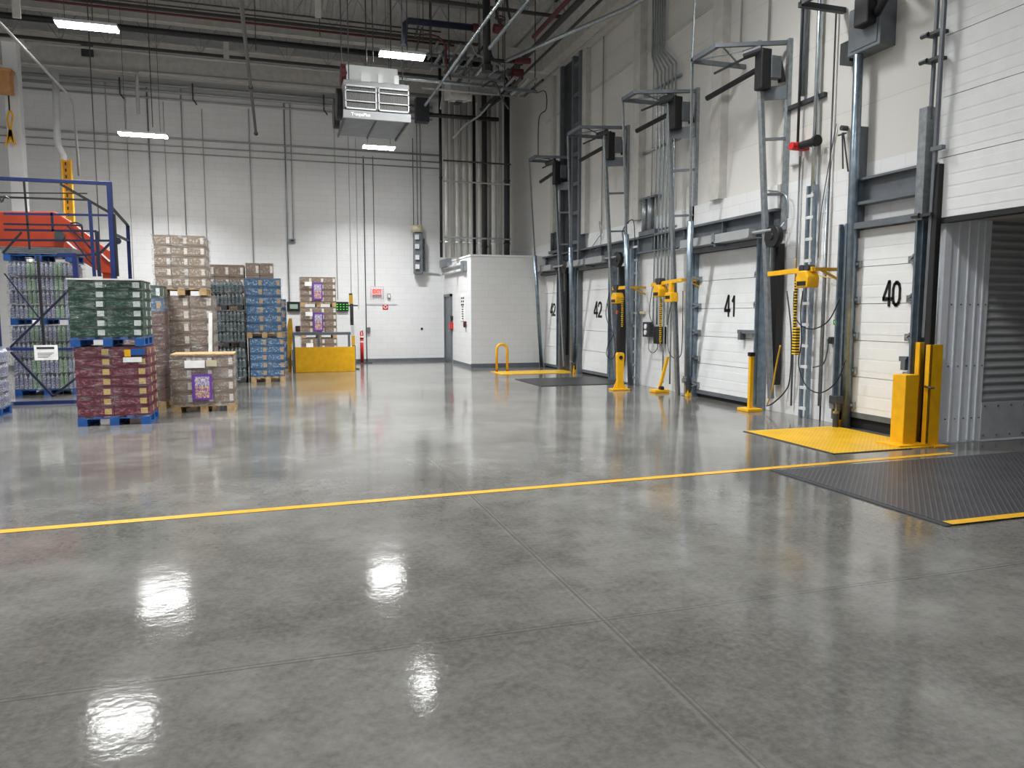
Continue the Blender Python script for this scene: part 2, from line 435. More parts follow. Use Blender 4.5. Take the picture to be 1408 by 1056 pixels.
# ---------------------------------------------------------------- roof steel
def joist(y, zb, x0, x1, label, grp='open web roof joists', d=.95, mat='pipe_dark'):
    t = thing('roof_joist', (0, y, zb), label, 'joist', grp)
    MB().box(x0, x1, y - .05, y + .05, zb, zb + .06).build('bottom_chord', mat, t)
    MB().box(x0, x1, y - .06, y + .06, zb + d, zb + d + .07).build('top_chord', 'pipe_grey', t)
    w = MB(); x = x0 + .3; st = 1.15
    while x + st < x1:
        w.bar((x, y, zb + .04), (x + st / 2, y, zb + d), .028); w.bar((x + st / 2, y, zb + d), (x + st, y, zb + .04), .028)
        w.bar((x + st / 2 + st / 2, y, zb + .04), (x + st, y, zb + d), .018); x += st
    w.build('web_rod', 'pipe_grey', t)
joist(23.0, 8.72, -9, 5.3, 'dark-bottomed open web roof joist just in front of the back wall girder')
joist(20.9, 9.05, -9, 5.6, 'open web roof joist over the stacked pallets, behind the thick black pipe')
joist(18.6, 9.15, -9, 7.5, 'open web roof joist second nearest, above the hanging light strips')
joist(16.2, 9.15, -9, 7.5, 'open web roof joist nearest the camera at the very top of the picture')
tag(MB().ibeam((-12, 23.9, 8.3), (6.9, 23.9, 8.3), .9, .3, .03).build('roof_girder', 'dim_white'), 'white steel I-beam girder running the full width above the back wall', 'girder')
tag(MB().ibeam((-12, 21.6, 9.0), (6.6, 21.6, 9.0), .55, .22, .03).build('roof_girder', 'dim_white'), 'pale girder nearer than the back wall girder, above the red sprinkler line', 'girder')
tag(MB().ibeam((-12, 18.9, 9.5), (6.6, 18.9, 9.5), .5, .22, .03).build('roof_girder', 'dim_white'), 'pale girder at the top edge of the picture over the unit cooler', 'girder')
tag(MB().box(7.15, W - .01, 3, 19.9, 8.2, 8.34).box(7.15, 7.2, 3, 19.9, 8.34, 9.1).build('roof_girder', 'dim_white'), 'white boxed soffit beam running along the top of the dock door wall', 'girder')
tag(MB().box(5.6, W - .01, 19.9, 20.1, 8.2, 8.75).build('roof_girder', 'dim_white'), 'short white cross beam over the utility room corner', 'girder')
tag(MB().box(-4.9, -4.6, 23.70, 23.74, 8.62, 8.92).build('wall_vent', 'dark_steel'), 'small dark square vent plate on the white back girder', 'vent')

# columns at left
c0 = onY(15, 300, 22.0)
t = thing('building_column', (-6.1, 22, 0), 'white square steel building column behind the orange boom', 'column')
t['kind'] = 'structure'
MB().box(-6.26, -5.94, 21.85, 22.15, 0, 8.3).build('shaft', 'white_paint', t, bevel=.01)
MB().box(-6.4, -5.8, 21.7, 22.3, 0, .03).build('base_plate', 'grey_steel', t)
MB().box(-6.45, -5.75, 21.75, 22.25, 8.25, 8.3).build('cap_plate', 'dim_white', t)
# yellow tie on the column
p = onY(12, 110, 21.6)
t = thing('caution_tape', p, 'yellow caution tape knotted on a cord against the white column', 'tape')
a = onY(11, 118, 21.7); b = onY(13, 152, 21.7)
MB().tube([a, (a + b) / 2, b], .018, 6).build('cord', 'black', t)
mb = MB(); q = onY(14, 178, 21.7)
mb.tube(curve_pts([b, onY(10, 165, 21.7), q, onY(17, 160, 21.7), b + Vector((.03, 0, 0))], 5), .022, 6)
for dx in (-.12, -.05, .03, .09): mb.bar(q, q + Vector((dx, 0, -.28 - abs(dx))), .06, .008)
mb.build('ribbon', 'yellow', t)
p = onY(6, 113, 21.5)
tag(MB().cbox(p, .32, .3, .55).box(p.x - .2, p.x + .2, p.y - .17, p.y + .17, p.z + .22, p.z + .3).build('junction_cabinet', 'tan', bevel=.01), 'tan boxed cabinet at the top left edge beside the white column', 'box')
# yellow perforated post + downspout
xa, xb, yy = -5.13, -4.9, 22.0
t = thing('slotted_post', ((xa + xb) / 2, yy, 0), 'tall yellow slotted steel post rising behind the orange boom', 'post')
MB().box(xa, xa + .02, yy - .06, yy + .06, 0, 5.5).box(xb - .02, xb, yy - .06, yy + .06, 0, 5.5).box(xa, xb, yy + .02, yy + .04, 0, 5.5).box(xa - .04, xb + .04, yy - .1, yy + .1, 0, .02).build('channel', 'yellow_post', t)
z = 2.0
while z < 5.4: MB().box(xa + .07, xa + .1, yy + .008, yy + .021, z, z + .08).build('slot', 'black', t); z += .16
tag(MB().tube([onY(76, 100, 22.3), onY(79, 198, 22.3), onY(87, 214, 22.3), onY(89, 350, 22.3)], .085, 12).build('downspout', 'white_steel', smooth=True), 'white drain downspout that jogs sideways above the yellow slotted post', 'pipe')

DIGITS = {'4': [[(.76, 0), (.76, 1)], [(.76, 1), (.66, 1)], [(.66, 1), (.06, .36)], [(.06, .36), (.06, .27)], [(0, .29), (1, .29)]],
          '1': [[(.62, 0), (.62, 1)], [(.62, .96), (.3, .74)]],
          '2': [[(.06, .74), (.14, .88)], [(.14, .88), (.36, .97)], [(.36, .97), (.64, .97)], [(.64, .97), (.86, .86)], [(.86, .86), (.9, .7)], [(.9, .7), (.78, .5)], [(.78, .5), (.08, .07)], [(.02, .055), (.98, .055)]],
          '0': [[(.08, .3), (.08, .7)], [(.08, .7), (.2, .88)], [(.2, .88), (.42, .96)], [(.42, .96), (.58, .96)], [(.58, .96), (.8, .88)], [(.8, .88), (.92, .7)], [(.92, .7), (.92, .3)],
                [(.92, .3), (.8, .12)], [(.8, .12), (.58, .04)], [(.58, .04), (.42, .04)], [(.42, .04), (.2, .12)], [(.2, .12), (.08, .3)]]}
def painted_number(parent, body, x, yc, zc, h, w):
    m = MB(); n = len(body); gap = .16; dw = w / (n + gap * (n - 1)); st = .15 * h; sw = .27 * dw
    for i, chr_ in enumerate(body):
        y0 = yc + w / 2 - i * dw * (1 + gap)
        for seg in DIGITS[chr_]:
            pts = [(y0 - u * dw, zc - h / 2 + v * h) for u, v in seg]
            (ya, za), (yb_, zb_) = pts; dy, dz = yb_ - ya, zb_ - za; L = math.hypot(dy, dz) or 1
            k = abs(dz) / L; t_ = (sw * k + st * (1 - k)) / 2; ny, nz = -dz / L * t_, dy / L * t_
            ey, ez = dy / L * t_ * .5, dz / L * t_ * .5
            q = [(ya - ey + ny, za - ez + nz), (yb_ + ey + ny, zb_ + ez + nz), (yb_ + ey - ny, zb_ + ez - nz), (ya - ey - ny, za - ez - nz)]
            m.prism(q, 'X', x, x + .008)
    return m.build('number_marking', 'black_ink', parent)
# ================================================================ DOCK DOORS
def dock_door(idx, y0, y1, z0, z1, num, numpos, nsize, nsx=.6, pul=None, frames=True, tube=True, lock=None):
    """y0 near side, y1 far side"""
    d = thing('door_%d' % idx, (W, (y0 + y1) / 2, 0), 'white insulated overhead dock door numbered %s' % num, None, None, 'structure')
    del d['label']
    n = 5; hgt = (z1 - z0) / n; xf = W - .07
    for i in range(n):
        a = z0 + i * hgt; m = MB()
        m.box(xf, W - .01, y0, y1, a + .004, a + hgt - .004)
        for j in range(1, 3):
            zz = a + hgt * j / 3; m.box(xf - .003, xf, y0, y1, zz - .08, zz + .068)
        m.build('door_panel', 'white_paint', d, bevel=.004)
    painted_number(d, num, xf - .012, numpos[0], numpos[1], nsize, nsx)
    MB().box(xf - .01, W, y0, y1, z0 - .07, z0).build('bottom_bracket_rail', 'grey_steel', d)
    MB().box(W - .04, W, y0, y1, 0, z0 - .07).build('pit_shade_panel', 'rubber', d)  # solid dark box; its colour stands in for shade in the gap below
    for (ya, yb, nm) in ((y1, y1 + .2, 0), (y0 - .12, y0, 1)):
        m = MB().box(W - .16, W, ya, yb, 0, z1 + .08).box(W - .22, W - .16, ya + .03, ya + .06, 0.1, z1 + .1)
        if nm == 0: m.box(W - .22, W - .16, yb - .04, yb - .01, .1, z1 + .1)
        m.build('jamb_channel', 'blue_galv', d, bevel=.004)
        for i in range(5):
            zz = z0 + .1 + i * hgt * .97
            ye = y1 if nm == 0 else y0; s = -1 if nm == 0 else 1
            h = MB().box(xf - .05, xf - .005, ye + s * .01, ye + s * .12, zz - .045, zz + .045)
            h.bar((xf - .04, ye + s * .1, zz), (W - .2, ye - s * .05, zz + .05), .03).bar((xf - .04, ye + s * .1, zz), (W - .2, ye - s * .05, zz - .05), .02)
            h.cyl((xf - .06, ye - s * .08, zz), (xf - .06, ye + s * .05, zz), .022, 8).build('roller_hinge', 'galv', d)
    MB().box(W - .2, W - .03, y0 - .1, y1 + .1, z1 + .01, z1 + .09).build('head_seal', 'grey_steel', d)
    if tube:
        p_y = onX(*pul[0], W - .3).y
        MB().box(W - .42, W - .28, y0 - .12, y1 + .12, z1 + .12, z1 + .25).box(W - .44, W - .1, y0 - .12, y1 + .12, z1 + .1, z1 + .12).cyl((W - .34, p_y, z1 + .18), (W - .34, y0 + .05, z1 + .18), .025, 8).build('shaft_cover', 'casing_grey', d)
        MB().box(W - .4, W - .1, (y0 + y1) / 2 - .09, (y0 + y1) / 2 - .03, z1 + .05, z1 + .16).box(W - .44, W - .24, (y0 + y1) / 2 - .1, (y0 + y1) / 2 - .02, z1 + .1, z1 + .27).build('shaft_clamp', 'galv', d)
        p = onX(*pul[0], W - .3); gy = onX(*pul[1], W - .1).y
        MB().cyl((p[0] - .05, p[1], p[2]), (p[0] + .05, p[1], p[2]), .17, 24).cyl((p[0] - .07, p[1], p[2]), (p[0] + .07, p[1], p[2]), .05, 12).build('pulley_drum', 'black', d, smooth=True)
        MB().box(W - .16, W - .04, gy - .09, gy + .09, .45, z1 - .02).build('counterweight_guard', 'black', d)
        MB().box(W - .2, W - .16, gy - .02, gy + .03, z1 - .5, z1 + .05).build('cable_anchor', 'galv', d)
    MB().box(W - .24, W - .05, y1 + .03, y1 + .13, 0, .22).build('yellow_foot', 'yellow', d, bevel=.006)
    MB().box(W - .26, W - .06, y1 + .01, y1 + .18, .25, .38).cyl((W - .26, y1 + .06, .31), (W - .33, y1 + .06, .31), .05, 10).build('roller_bracket', 'galv', d)
    if lock: MB().box(xf - .1, xf - .02, lock[0], lock[1], lock[2] - .03, lock[2] + .03).box(xf - .12, xf - .02, lock[1] - .12, lock[1] - .05, lock[2] - .14, lock[2]).build('slide_bolt', 'grey_steel', d)
    return d
p40 = onX(1226, 404, W - .08); p41 = onX(1004, 421, W - .08); p42 = onX(822, 426, W - .08); p43 = onX(760, 426, W - .08)
dock_door(1, 7.36, 8.42, .22, 2.72, '40', (p40.y, p40.z), .31, .28, tube=False, lock=(7.38, 7.5, 1.02))
dock_door(2, 10.52, 12.42, .14, 2.70, '41', (p41.y, p41.z), .35, .34, ((1064, 325), (1066, 450)), lock=(10.5, 11.0, 1.28))
dock_door(3, 16.2, 18.15, .12, 2.68, '42', (p42.y, p42.z), .37, .46, ((850, 357), (854, 450)))
dock_door(4, 19.6, 21.1, .1, 2.68, '42', (p43.y, p43.z), .34, .4, ((777, 367), (780, 450)))

# header beams on the wall
mb = MB()
mb.box(W - .03, W, 10.1, 20.85, 2.9, 3.22).box(W - .16, W, 10.1, 20.85, 3.2, 3.24).box(W - .14, W, 10.1, 20.85, 2.88, 2.91)
y = 10.3
while y < 20.8: mb.box(W - .12, W - .03, y, y + .02, 2.9, 3.2); y += 1.3
tag(mb.build('header_beam', 'grey_steel'), 'long grey steel channel beam over the row of dock doors', 'beam')
mb = MB().box(W - .03, W, 7.2, 8.52, 3.08, 3.4).box(W - .13, W, 7.2, 8.52, 3.38, 3.41).box(W - .16, W, 7.2, 8.52, 3.05, 3.09).box(W - .12, W - .03, 8.38, 8.4, 3.08, 3.4)
tag(mb.build('header_beam', 'grey_steel'), 'short dark grey steel lintel beam above dock door 40', 'beam')

# ---------------------------------------------------------------- lift frames (track frames with openers)
def lift_frame(P1, P2, P4, PN, zf, far_base, near_base, label, dim=1, up=False):
    """P1 outer far corner, P2 outer near corner, P4 near wall corner, PN front post head (pixels on plane z=zf)"""
    a = onZ(*P1, zf); b = onZ(*P2, zf); n = onZ(*PN, zf)
    y_n, y_f, x_o = b.y, a.y, (a.x + b.x) / 2
    t = thing('door_track_frame', (W - .3, y_n, 0), label, 'track frame', 'galvanised door track frames on the dock wall')
    fm = MB()
    yw = onX(P4[0], P4[1] + 100, W - .04).y
    fm.box(x_o, x_o + .07, y_n, y_f, zf - .03, zf + .04).box(x_o, W - .02, y_f - .05, y_f, zf - .05, zf + .02).bar((x_o, y_n + .03, zf), (W - .02, yw + .03, zf), .06)
    fm.bar((x_o + .1, y_n, zf), (W - .1, y_f, zf), .02).bar((x_o + .06, y_f, zf), (W - .4, y_n, zf), .02)
    fm.build('top_frame', 'grey_steel', t)
    hp = Vector((x_o + .02, y_f, zf)); fb = Vector(far_base)
    mid = fb.lerp(hp, .56)
    MB().bar(hp + Vector((0, 0, .05)), mid, .035).build('upper_rail', 'galv', t)
    MB().tube([mid, fb], .055, 10).build('far_post', 'blue_galv', t, smooth=True)
    if up: MB().tube([hp, hp + Vector((.05, 0, 1.9))], .02, 8).build('riser', 'galv', t)
    nb = Vector(near_base); nh = Vector((n.x, n.y, zf + .06))
    MB().bar(nh, nb, .07, .09).build('near_post', 'galv', t, bevel=.01)
    xw = W - .07
    MB().box(xw, W, yw - .02, yw + .05, 2.9, zf + .05).build('wall_post', 'galv', t)
    for zz, hh in ((zf - .75, .2), (zf - 1.45, .045), (zf - 2.3, .04)):
        f = (zz - nb.z) / (nh.z - nb.z); q = nb.lerp(nh, f)
        yo = q.y
        MB().bar((q.x, yo, zz), (xw, yw + .01, zz), .03, hh).build('rung', 'grey_steel', t)
    MB().tube([(nb.lerp(nh, .48).x, nb.lerp(nh, .48).y, nb.lerp(nh, .48).z), (W - .15, yw - .06, nb.lerp(nh, .48).z + .02), (W - .08, yw - .06, 3.0)], .015, 6).build('guard_loop', 'galv', t)
    # opener motor unit with drive arm
    y_n = yw + .03
    mz = zf - .33
    m = MB().box(W - .5, W - .32, y_n + .02, y_n + .22, mz - .38, mz + .22); o1 = m.build('motor_housing', 'black', t, bevel=.02)
    MB().box(W - .34, W - .16, y_n + .0, y_n + .12, mz - .22, mz + .12).build('control_cover', 'grey_steel', t, bevel=.01)
    MB().tube([(W - .4, y_n + .1, mz - .02), (x_o + .38, y_f + .1, mz - .22)], .045, 10).build('drive_tube', 'black', t)
    MB().tube([(W - .35, y_n + .2, zf - .06), (x_o + .35, y_f - .15, zf - .22)], .02, 6).cyl((W - .45, y_n + .12, zf - .1), (W - .65, y_n + .3, zf - .16), .07, 12).build('spring_shaft', 'dark_steel', t)
    MB().cyl((W - .18, y_n + .06, mz + .05), (W - .1, y_n + .06, mz - .25), .06, 10).build('gearbox', 'black', t)
    return t
lift_frame((950, 83), (985, 62), (1083, 68), (1043, 62), 5.75, (7.52, 12.52, 0), onX(1060, 548, 7.5), 'galvanised door track frame with black motor rising over dock door 41', up=True)
lift_frame((857, 137), (870, 126), (957, 132), (918, 128), 5.75, (7.45, 14.85, 0), onX(932, 543, 7.45), 'galvanised door track frame with black motor over the hoist bay between doors 41 and 42')
lift_frame((780, 185), (797, 174), (862, 180), (830, 176), 5.75, (7.5, 18.3, 0), onX(847, 520, 7.5), 'galvanised door track frame with motor over the nearer door marked 42')
lift_frame((725, 220), (737, 215), (785, 222), (762, 218), 5.75, (7.5, 20.8, 0), onX(776, 504, 7.5), 'galvanised door track frame over the farthest door marked 42 by the utility room')
# door 40 frame: vertical blue pole and top bars
yb = onX(1163, 579, 7.55).y
t = thing('door_track_frame', (7.55, yb, 0), 'tall bluish steel track pole with dark top frame at the left of dock door 40', 'track frame', 'galvanised door track frames on the dock wall')
MB().tube([(7.55, yb, 0), (7.5, yb + .02, 6.6)], .062, 12).build('far_post', 'blue_galv', t, smooth=True)
z5 = 5.8; q = onZ(1100, 5, z5)
MB().box(q.x, W - .02, q.y - .03, q.y + .04, z5 - .04, z5 + .03).box(q.x, q.x + .06, q.y - .9, q.y, z5 - .02, z5 + .05).box(q.x, W, q.y - .95, q.y - .88, z5, z5 + .05).build('top_frame', 'dark_steel', t)
MB().tube([(W - .15, yb - .1, 5.35), (7.1, yb - 1.1, 5.62)], .05, 10).build('drive_tube', 'black', t)
MB().box(7.3, 7.6, yb - .35, yb - .1, 5.3, 5.75).build('motor_housing', 'black', t, bevel=.02)
MB().box(W - .14, W, yb - .02, yb + .16, 2.62, 4.1).build('shroud_plate', 'grey_steel', t, bevel=.006)
# near side tall track of door 40 and of the open door
t = thing('door_track_frame', (7.45, 7.2, 0), 'twin slim grey rails and channel guard between dock door 40 and the open dock', 'track frame', 'galvanised door track frames on the dock wall')
MB().bar((7.52, 7.12, 1.3), (7.42, 6.98, 6.2), .04).build('outer_rail', 'grey_steel', t)
MB().bar((7.54, 7.22, 3.4), (7.5, 7.15, 6.2), .035).build('inner_rail', 'grey_steel', t)
MB().box(7.46, 7.6, 7.19, 7.31, 2.72, 4.05).build('channel_guard', 'galv', t, bevel=.005)
for zz in (2.75, 4.55, 4.85, 5.9):
    MB().box(7.43, 7.56, 7.04, 7.26, zz, zz + .035).cyl((7.43, 7.2, zz + .02), (7.43, 7.3, zz + .02), .03, 8).build('rail_bracket', 'dark_steel', t)
MB().box(7.44, 7.5, 6.94, 7.1, 3.5, 3.55).build('stop_arm', 'grey_steel', t)

# ---------------------------------------------------------------- the open dock at right
d = thing('door_5', (7.55, 5.5, 2.7), None, None, None, 'structure')
for i in range(5):
    a = 2.72 + i * .7
    m = MB().box(7.56, 7.66, 3.6, 7.08, a + .004, a + .696)
    for j in range(1, 5): m.box(7.557, 7.56, 3.6, 7.08, a + j * .14 - .06, a + j * .14 + .055)
    m.build('door_panel', 'white_paint', d, bevel=.004)
MB().box(7.54, 7.68, 3.6, 7.08, 2.66, 2.72).build('bottom_seal', 'black', d)
# recess (dock shelter and trailer side)
mb = MB().box(7.7, 8.36, 7.0, 7.06, 0, 2.72)
struct('wall_recess_side', mb, 'truck_panel', origin=(0, 0, 0))
m = MB()
for x in (7.84, 8.0, 8.14, 8.25): m.box(x, x + .018, 6.985, 7.0, 0.02, 2.7)
m.box(7.62, 7.72, 6.98, 7.08, 0, 2.68)
struct('trim_9', m, 'truck_panel')
struct('wall_recess_slatted', MB().box(8.36, 12.5, 7.02, 7.08, .48, 2.72), 'trailer_slats', origin=(0, 0, 0))
struct('baseboard_recess', MB().box(8.36, 12.5, 6.99, 7.05, .02, .48), 'trailer')
m = MB()
for x in (8.4, 8.62, 8.84, 9.06, 9.3): m.cyl((x, 6.99, .44), (x, 6.98, .44), .012, 8); m.cyl((x, 6.99, .07), (x, 6.98, .07), .012, 8)
for x in (7.78, 7.93, 8.07, 8.2, 8.32):
    for z in (.3, .95, 1.7): m.cyl((x, 7.0, z), (x, 6.985, z), .009, 6)
struct('trim_10', m, 'galv')
struct('ceiling_recess', MB().box(W + .25, 12.5, 3.6, 7.08, 2.72, 2.8), 'dim_white')
struct('wall_recess_far', MB().box(W + .25, 12.5, 3.6, 3.7, 0, 2.72), 'trailer')
struct('wall_recess_end', MB().box(12.5, 12.6, 3.6, 7.08, 0, 2.8), 'trailer')

# dock plates
def plate(name, x0, x1, y0, y1, mat, label, thick=.012):
    t = thing(name, ((x0 + x1) / 2, (y0 + y1) / 2, 0), label, 'dock plate', 'dock leveler plates')
    MB().box(x0, x1, y0, y1, 0, thick).build('tread_plate', mat, t)
    return t
t = plate('dock_leveler', 4.8, 8.1, 4.22, 6.26, 'tread_black', 'large dark diamond-tread dock leveler plate in front of the open dock')
MB().box(4.74, 4.8, 4.2, 6.28, 0, .009).build('edge_angle', 'dark_steel', t)
MB().add([(4.8, 4.2, .016), (8.2, 4.2, .016), (8.2, 4.3, .016), (4.8, 4.29, .016)], [(0, 1, 2, 3)]).build('yellow_edge_stripe', 'line', t)
t = plate('dock_leveler', 6.0, 7.46, 6.82, 8.5, 'tread_yellow', 'bright yellow diamond-tread dock leveler plate in front of door 40')
MB().box(5.97, 6.0, 6.8, 8.52, 0, .008).box(5.97, 7.1, 6.8, 6.82, 0, .008).build('edge_angle', 'dark_steel', t)
a, b, c2, dd = onZ(708, 524), onZ(775, 531), onZ(850, 522), onZ(795, 517)
t = plate('dock_leveler', 5.45, 7.6, 15.15, 17.0, 'tread_mat', 'dark grey dock leveler plate in front of the nearer door marked 42')
t = plate('dock_leveler', 5.5, 7.6, 18.3, 19.35, 'tread_yellow', 'far yellow dock leveler plate beside the hoop barrier')

# bollards / guards
t = thing('steel_bollard', (7.24, 7.05, 0), 'square yellow steel bollard on a base plate in front of dock door 40', 'bollard')
MB().box(7.13, 7.33, 6.98, 7.18, .014, .86).build('post', 'yellow', t, bevel=.008)
MB().box(6.98, 7.42, 6.88, 7.24, .012, .03).build('base_plate', 'yellow', t, bevel=.003)
t = thing('track_guard', (7.5, 7.15, 0), 'tall yellow angle guard on the door 40 side of the black rubber strip', 'guard', 'yellow track guards')
MB().box(7.42, 7.56, 7.14, 7.16, 0, 1.24).box(7.42, 7.44, 7.08, 7.16, 0, 1.24).build('angle_plate', 'yellow', t, bevel=.003)
t = thing('track_guard', (7.5, 6.93, 0), 'tall yellow angle guard on the open dock side of the black rubber strip', 'guard', 'yellow track guards')
MB().box(7.42, 7.6, 6.91, 6.93, 0, 1.22).box(7.42, 7.44, 6.91, 6.99, 0, 1.22).build('angle_plate', 'yellow', t, bevel=.003)
MB().tube([(7.41, 6.96, .72), (7.38, 6.94, .72), (7.39, 6.86, .71), (7.42, 6.84, .71)], .012, 6).build('hook', 'dark_steel', t)
MB().box(7.44, 7.66, 6.8, 7.0, 0, .012).build('foot_plate', 'yellow', t)
tag(MB().box(7.48, 7.56, 6.995, 7.075, 0, 3.35).build('rubber_strip', 'rubber', bevel=.01), 'black vertical rubber seal strip between the two yellow guards', 'seal')
tag(MB().box(7.6, 7.68, 7.1, 7.2, 0, 2.7).build('rubber_strip', 'dark_steel', bevel=.01), 'dark steel jamb strip beside dock door 40', 'seal')

# hoop barrier
hx0, hx1, hy = 5.68, 5.98, 19.35
pts = [(hx0, hy, 0.01), (hx0, hy, .6)] + [((hx0 + hx1) / 2 - .15 * math.cos(math.pi * k / 8), hy, .6 + .15 * math.sin(math.pi * k / 8)) for k in range(1, 8)] + [(hx1, hy, .6), (hx1, hy, 0.01)]
t = thing('hoop_barrier', ((hx0 + hx1) / 2, hy, 0), 'yellow inverted U hoop barrier standing by the utility room wall', 'barrier')
MB().tube(pts, .035, 12).build('hoop', 'yellow', t, smooth=True)
for x in (hx0, hx1): MB().cyl((x, hy, 0), (x, hy, .012), .07, 16).build('foot_flange', 'yellow', t)

# stands by the wall
t = thing('lever_stand', (7.35, 10.35, 0), 'thin yellow lever stand on a flat foot in front of door 41', 'stand', 'yellow floor stands by the dock doors')
MB().box(7.2, 7.48, 10.16, 10.46, 0, .05).build('foot', 'yellow', t, bevel=.008)
MB().box(7.3, 7.37, 10.27, 10.33, .05, .93).build('post', 'yellow', t, bevel=.008)
MB().box(7.29, 7.38, 10.26, 10.34, .9, .96).build('cap', 'black', t)
t = thing('lever_stand', (6.75, 13.95, 0), 'wide yellow upright stand with round black hole before the door 42 track', 'stand', 'yellow floor stands by the dock doors')
MB().box(6.55, 6.95, 13.85, 14.05, 0, .035).build('foot', 'yellow', t, bevel=.008)
MB().prism([(6.66, .03), (6.84, .03), (6.82, .2), (6.84, .74), (6.82, .78), (6.69, .78), (6.67, .74), (6.69, .2)], 'Y', 13.91, 13.99).build('post', 'yellow', t, bevel=.006)
MB().prism([(6.6, .03), (6.66, .03), (6.69, .2)], 'Y', 13.94, 13.96).build('gusset', 'yellow', t); MB().prism([(6.84, .03), (6.9, .03), (6.82, .2)], 'Y', 13.94, 13.96).build('gusset', 'yellow', t)
MB().cyl((6.755, 13.91, .68), (6.755, 13.895, .68), .04, 14).build('hole_ring', 'black', t)
t = thing('lever_stand', (7.45, 13.4, 0), 'short yellow foot stand with leaning lever under the middle hoist', 'stand', 'yellow floor stands by the dock doors')
MB().box(7.18, 7.5, 13.2, 13.45, 0, .06).build('foot', 'yellow', t, bevel=.01)
MB().bar((7.33, 13.32, .05), (7.47, 13.25, .72), .05).build('lever', 'yellow', t)
MB().cyl((7.3, 13.25, .08), (7.38, 13.25, .08), .05, 12).build('roller', 'black', t)
# far yellow guard strips next to columns
for (px, pt, pb, X, lb) in ((797, 452, 510, W - .1, 'narrow yellow guard strip between the two doors marked 42'), (1035, 300, 300, 0, '')):
    if not lb: continue
    p = onX(px, pb, X); q = onX(px, pt, X)
    tag(MB().box(X - .03, X, p.y - .06, p.y + .06, 0, q.z).build('track_guard', 'yellow', bevel=.004), lb, 'guard', 'yellow track guards')

# ---------------------------------------------------------------- wall services on the right wall
def vpipe(name, px, ptop, pbot, X, r, mat, label, cat, group=None, seg=10):
    a = onX(px, ptop, X); zb = onX(px, pbot, X).z
    if pbot > 560 or zb < .15: zb = 0
    zt = a.z if ptop > 0 else min(a.z + 1.5, 8.2)
    o = MB().cyl((X, a.y, zb), (X, a.y, zt), r, seg).build(name, mat, smooth=True)
    return tag(o, label, cat, group)
# conduit bundle (six) over the hoist bay
G = 'bundle of parallel conduits on the dock wall'
for i, px in enumerate((903, 908, 913, 918, 923, 928)):
    X = W - .08; y = onX(px, 180, X).y
    zb = 1.35 if i in (0, 1, 2, 4) else .15
    pts = [(X, y + .25 + .05 * i, 8.19), (X, y + .25 + .05 * i, 6.9), (X, y, 6.5), (X, y, zb)]
    tag(MB().tube(pts, .02, 8).build('conduit', 'bright_galv', smooth=True), ['conduit at the outer far side', 'second conduit from the far side', 'third conduit from the far side', 'fourth conduit from the far side', 'second conduit from the near side', 'conduit at the near side'][i] + ' of the six-pipe bundle by the middle hoist', 'conduit', G)
for z in (5.0, 3.3, 6.2):
    tag(MB().box(W - .06, W, 13.3, 14.85, z, z + .04).build('strut_rail', 'galv'), 'thin strut rail carrying the six conduits, %s' % {5.0: 'in the middle', 3.3: 'lowest at the header beam', 6.2: 'topmost'}[z], 'rail', 'conduit strut rails')
vpipe('conduit', 1128, -2, 262, W - .08, .035, 'bright_galv', 'bright shiny vertical conduit between doors 41 and 40', 'conduit')
vpipe('conduit', 1104, -2, 195, W - .1, .02, 'dark_steel', 'thin black vertical pipe down to the red horn', 'conduit')
vpipe('conduit', 1109, -2, 130, W - .06, .03, 'grey_steel', 'grey vertical pipe beside the thin black one', 'conduit')
vpipe('conduit', 1150, 10, 570, W - .05, .012, 'dark_steel', 'slim dark conduit running nearly to the floor left of door 40', 'conduit')
vpipe('conduit', 1100, 215, 560, W - .05, .014, 'grey_steel', 'slim grey conduit descending below the red horn', 'conduit')
vpipe('conduit', 900, 30, 300, W - .05, .012, 'pipe_grey', 'thin conduit on the upper wall left of the tall white pilaster', 'conduit')
vpipe('conduit', 830, 50, 330, W - .05, .014, 'pipe_grey', 'thin conduit above the nearer door marked 42', 'conduit')
vpipe('conduit', 808, 65, 340, W - .05, .02, 'pipe_grey', 'grey conduit beside the dark ladder column', 'conduit')
vpipe('conduit', 762, 130, 350, W - .05, .014, 'pipe_grey', 'thin conduit on the wall over the utility room corner', 'conduit')
vpipe('conduit', 1020, 0, 60, W - .05, .015, 'pipe_grey', 'thin conduit above the door 41 track frame', 'conduit')
vpipe('conduit', 1058, 0, 60, W - .05, .015, 'pipe_grey', 'second thin conduit above the door 41 track frame, nearer', 'conduit')
vpipe('conduit', 1138, 262, 560, W - .07, .022, 'galv', 'bare conduit beside the tall strut ladder', 'conduit')
# strut ladder
def strut_ladder(px, pt, pb, X, w, label, n, mat='blue_galv'):
    a = onX(px, pt, X); y = a.y; zt = a.z
    t = thing('cable_ladder', (X, y, 0), label, 'cable ladder')
    for s in (-1, 1): MB().box(X - .05, X, y + s * w - .02, y + s * w + .02, 0, zt).build('side_rail', mat, t)
    for i in range(n): 
        z = .15 + (zt - .3) * i / (n - 1); MB().box(X - .06, X - .02, y - w, y + w, z - .022, z + .022).build('rung', 'white_steel', t)
strut_ladder(1119, 255, 570, W - .05, .075, 'galvanised strut ladder with white clips standing between doors 41 and 40', 11)
strut_ladder(877, 330, 525, W - .06, .1, 'narrow cable ladder beside the door 42 track, right of the wide stand', 11)
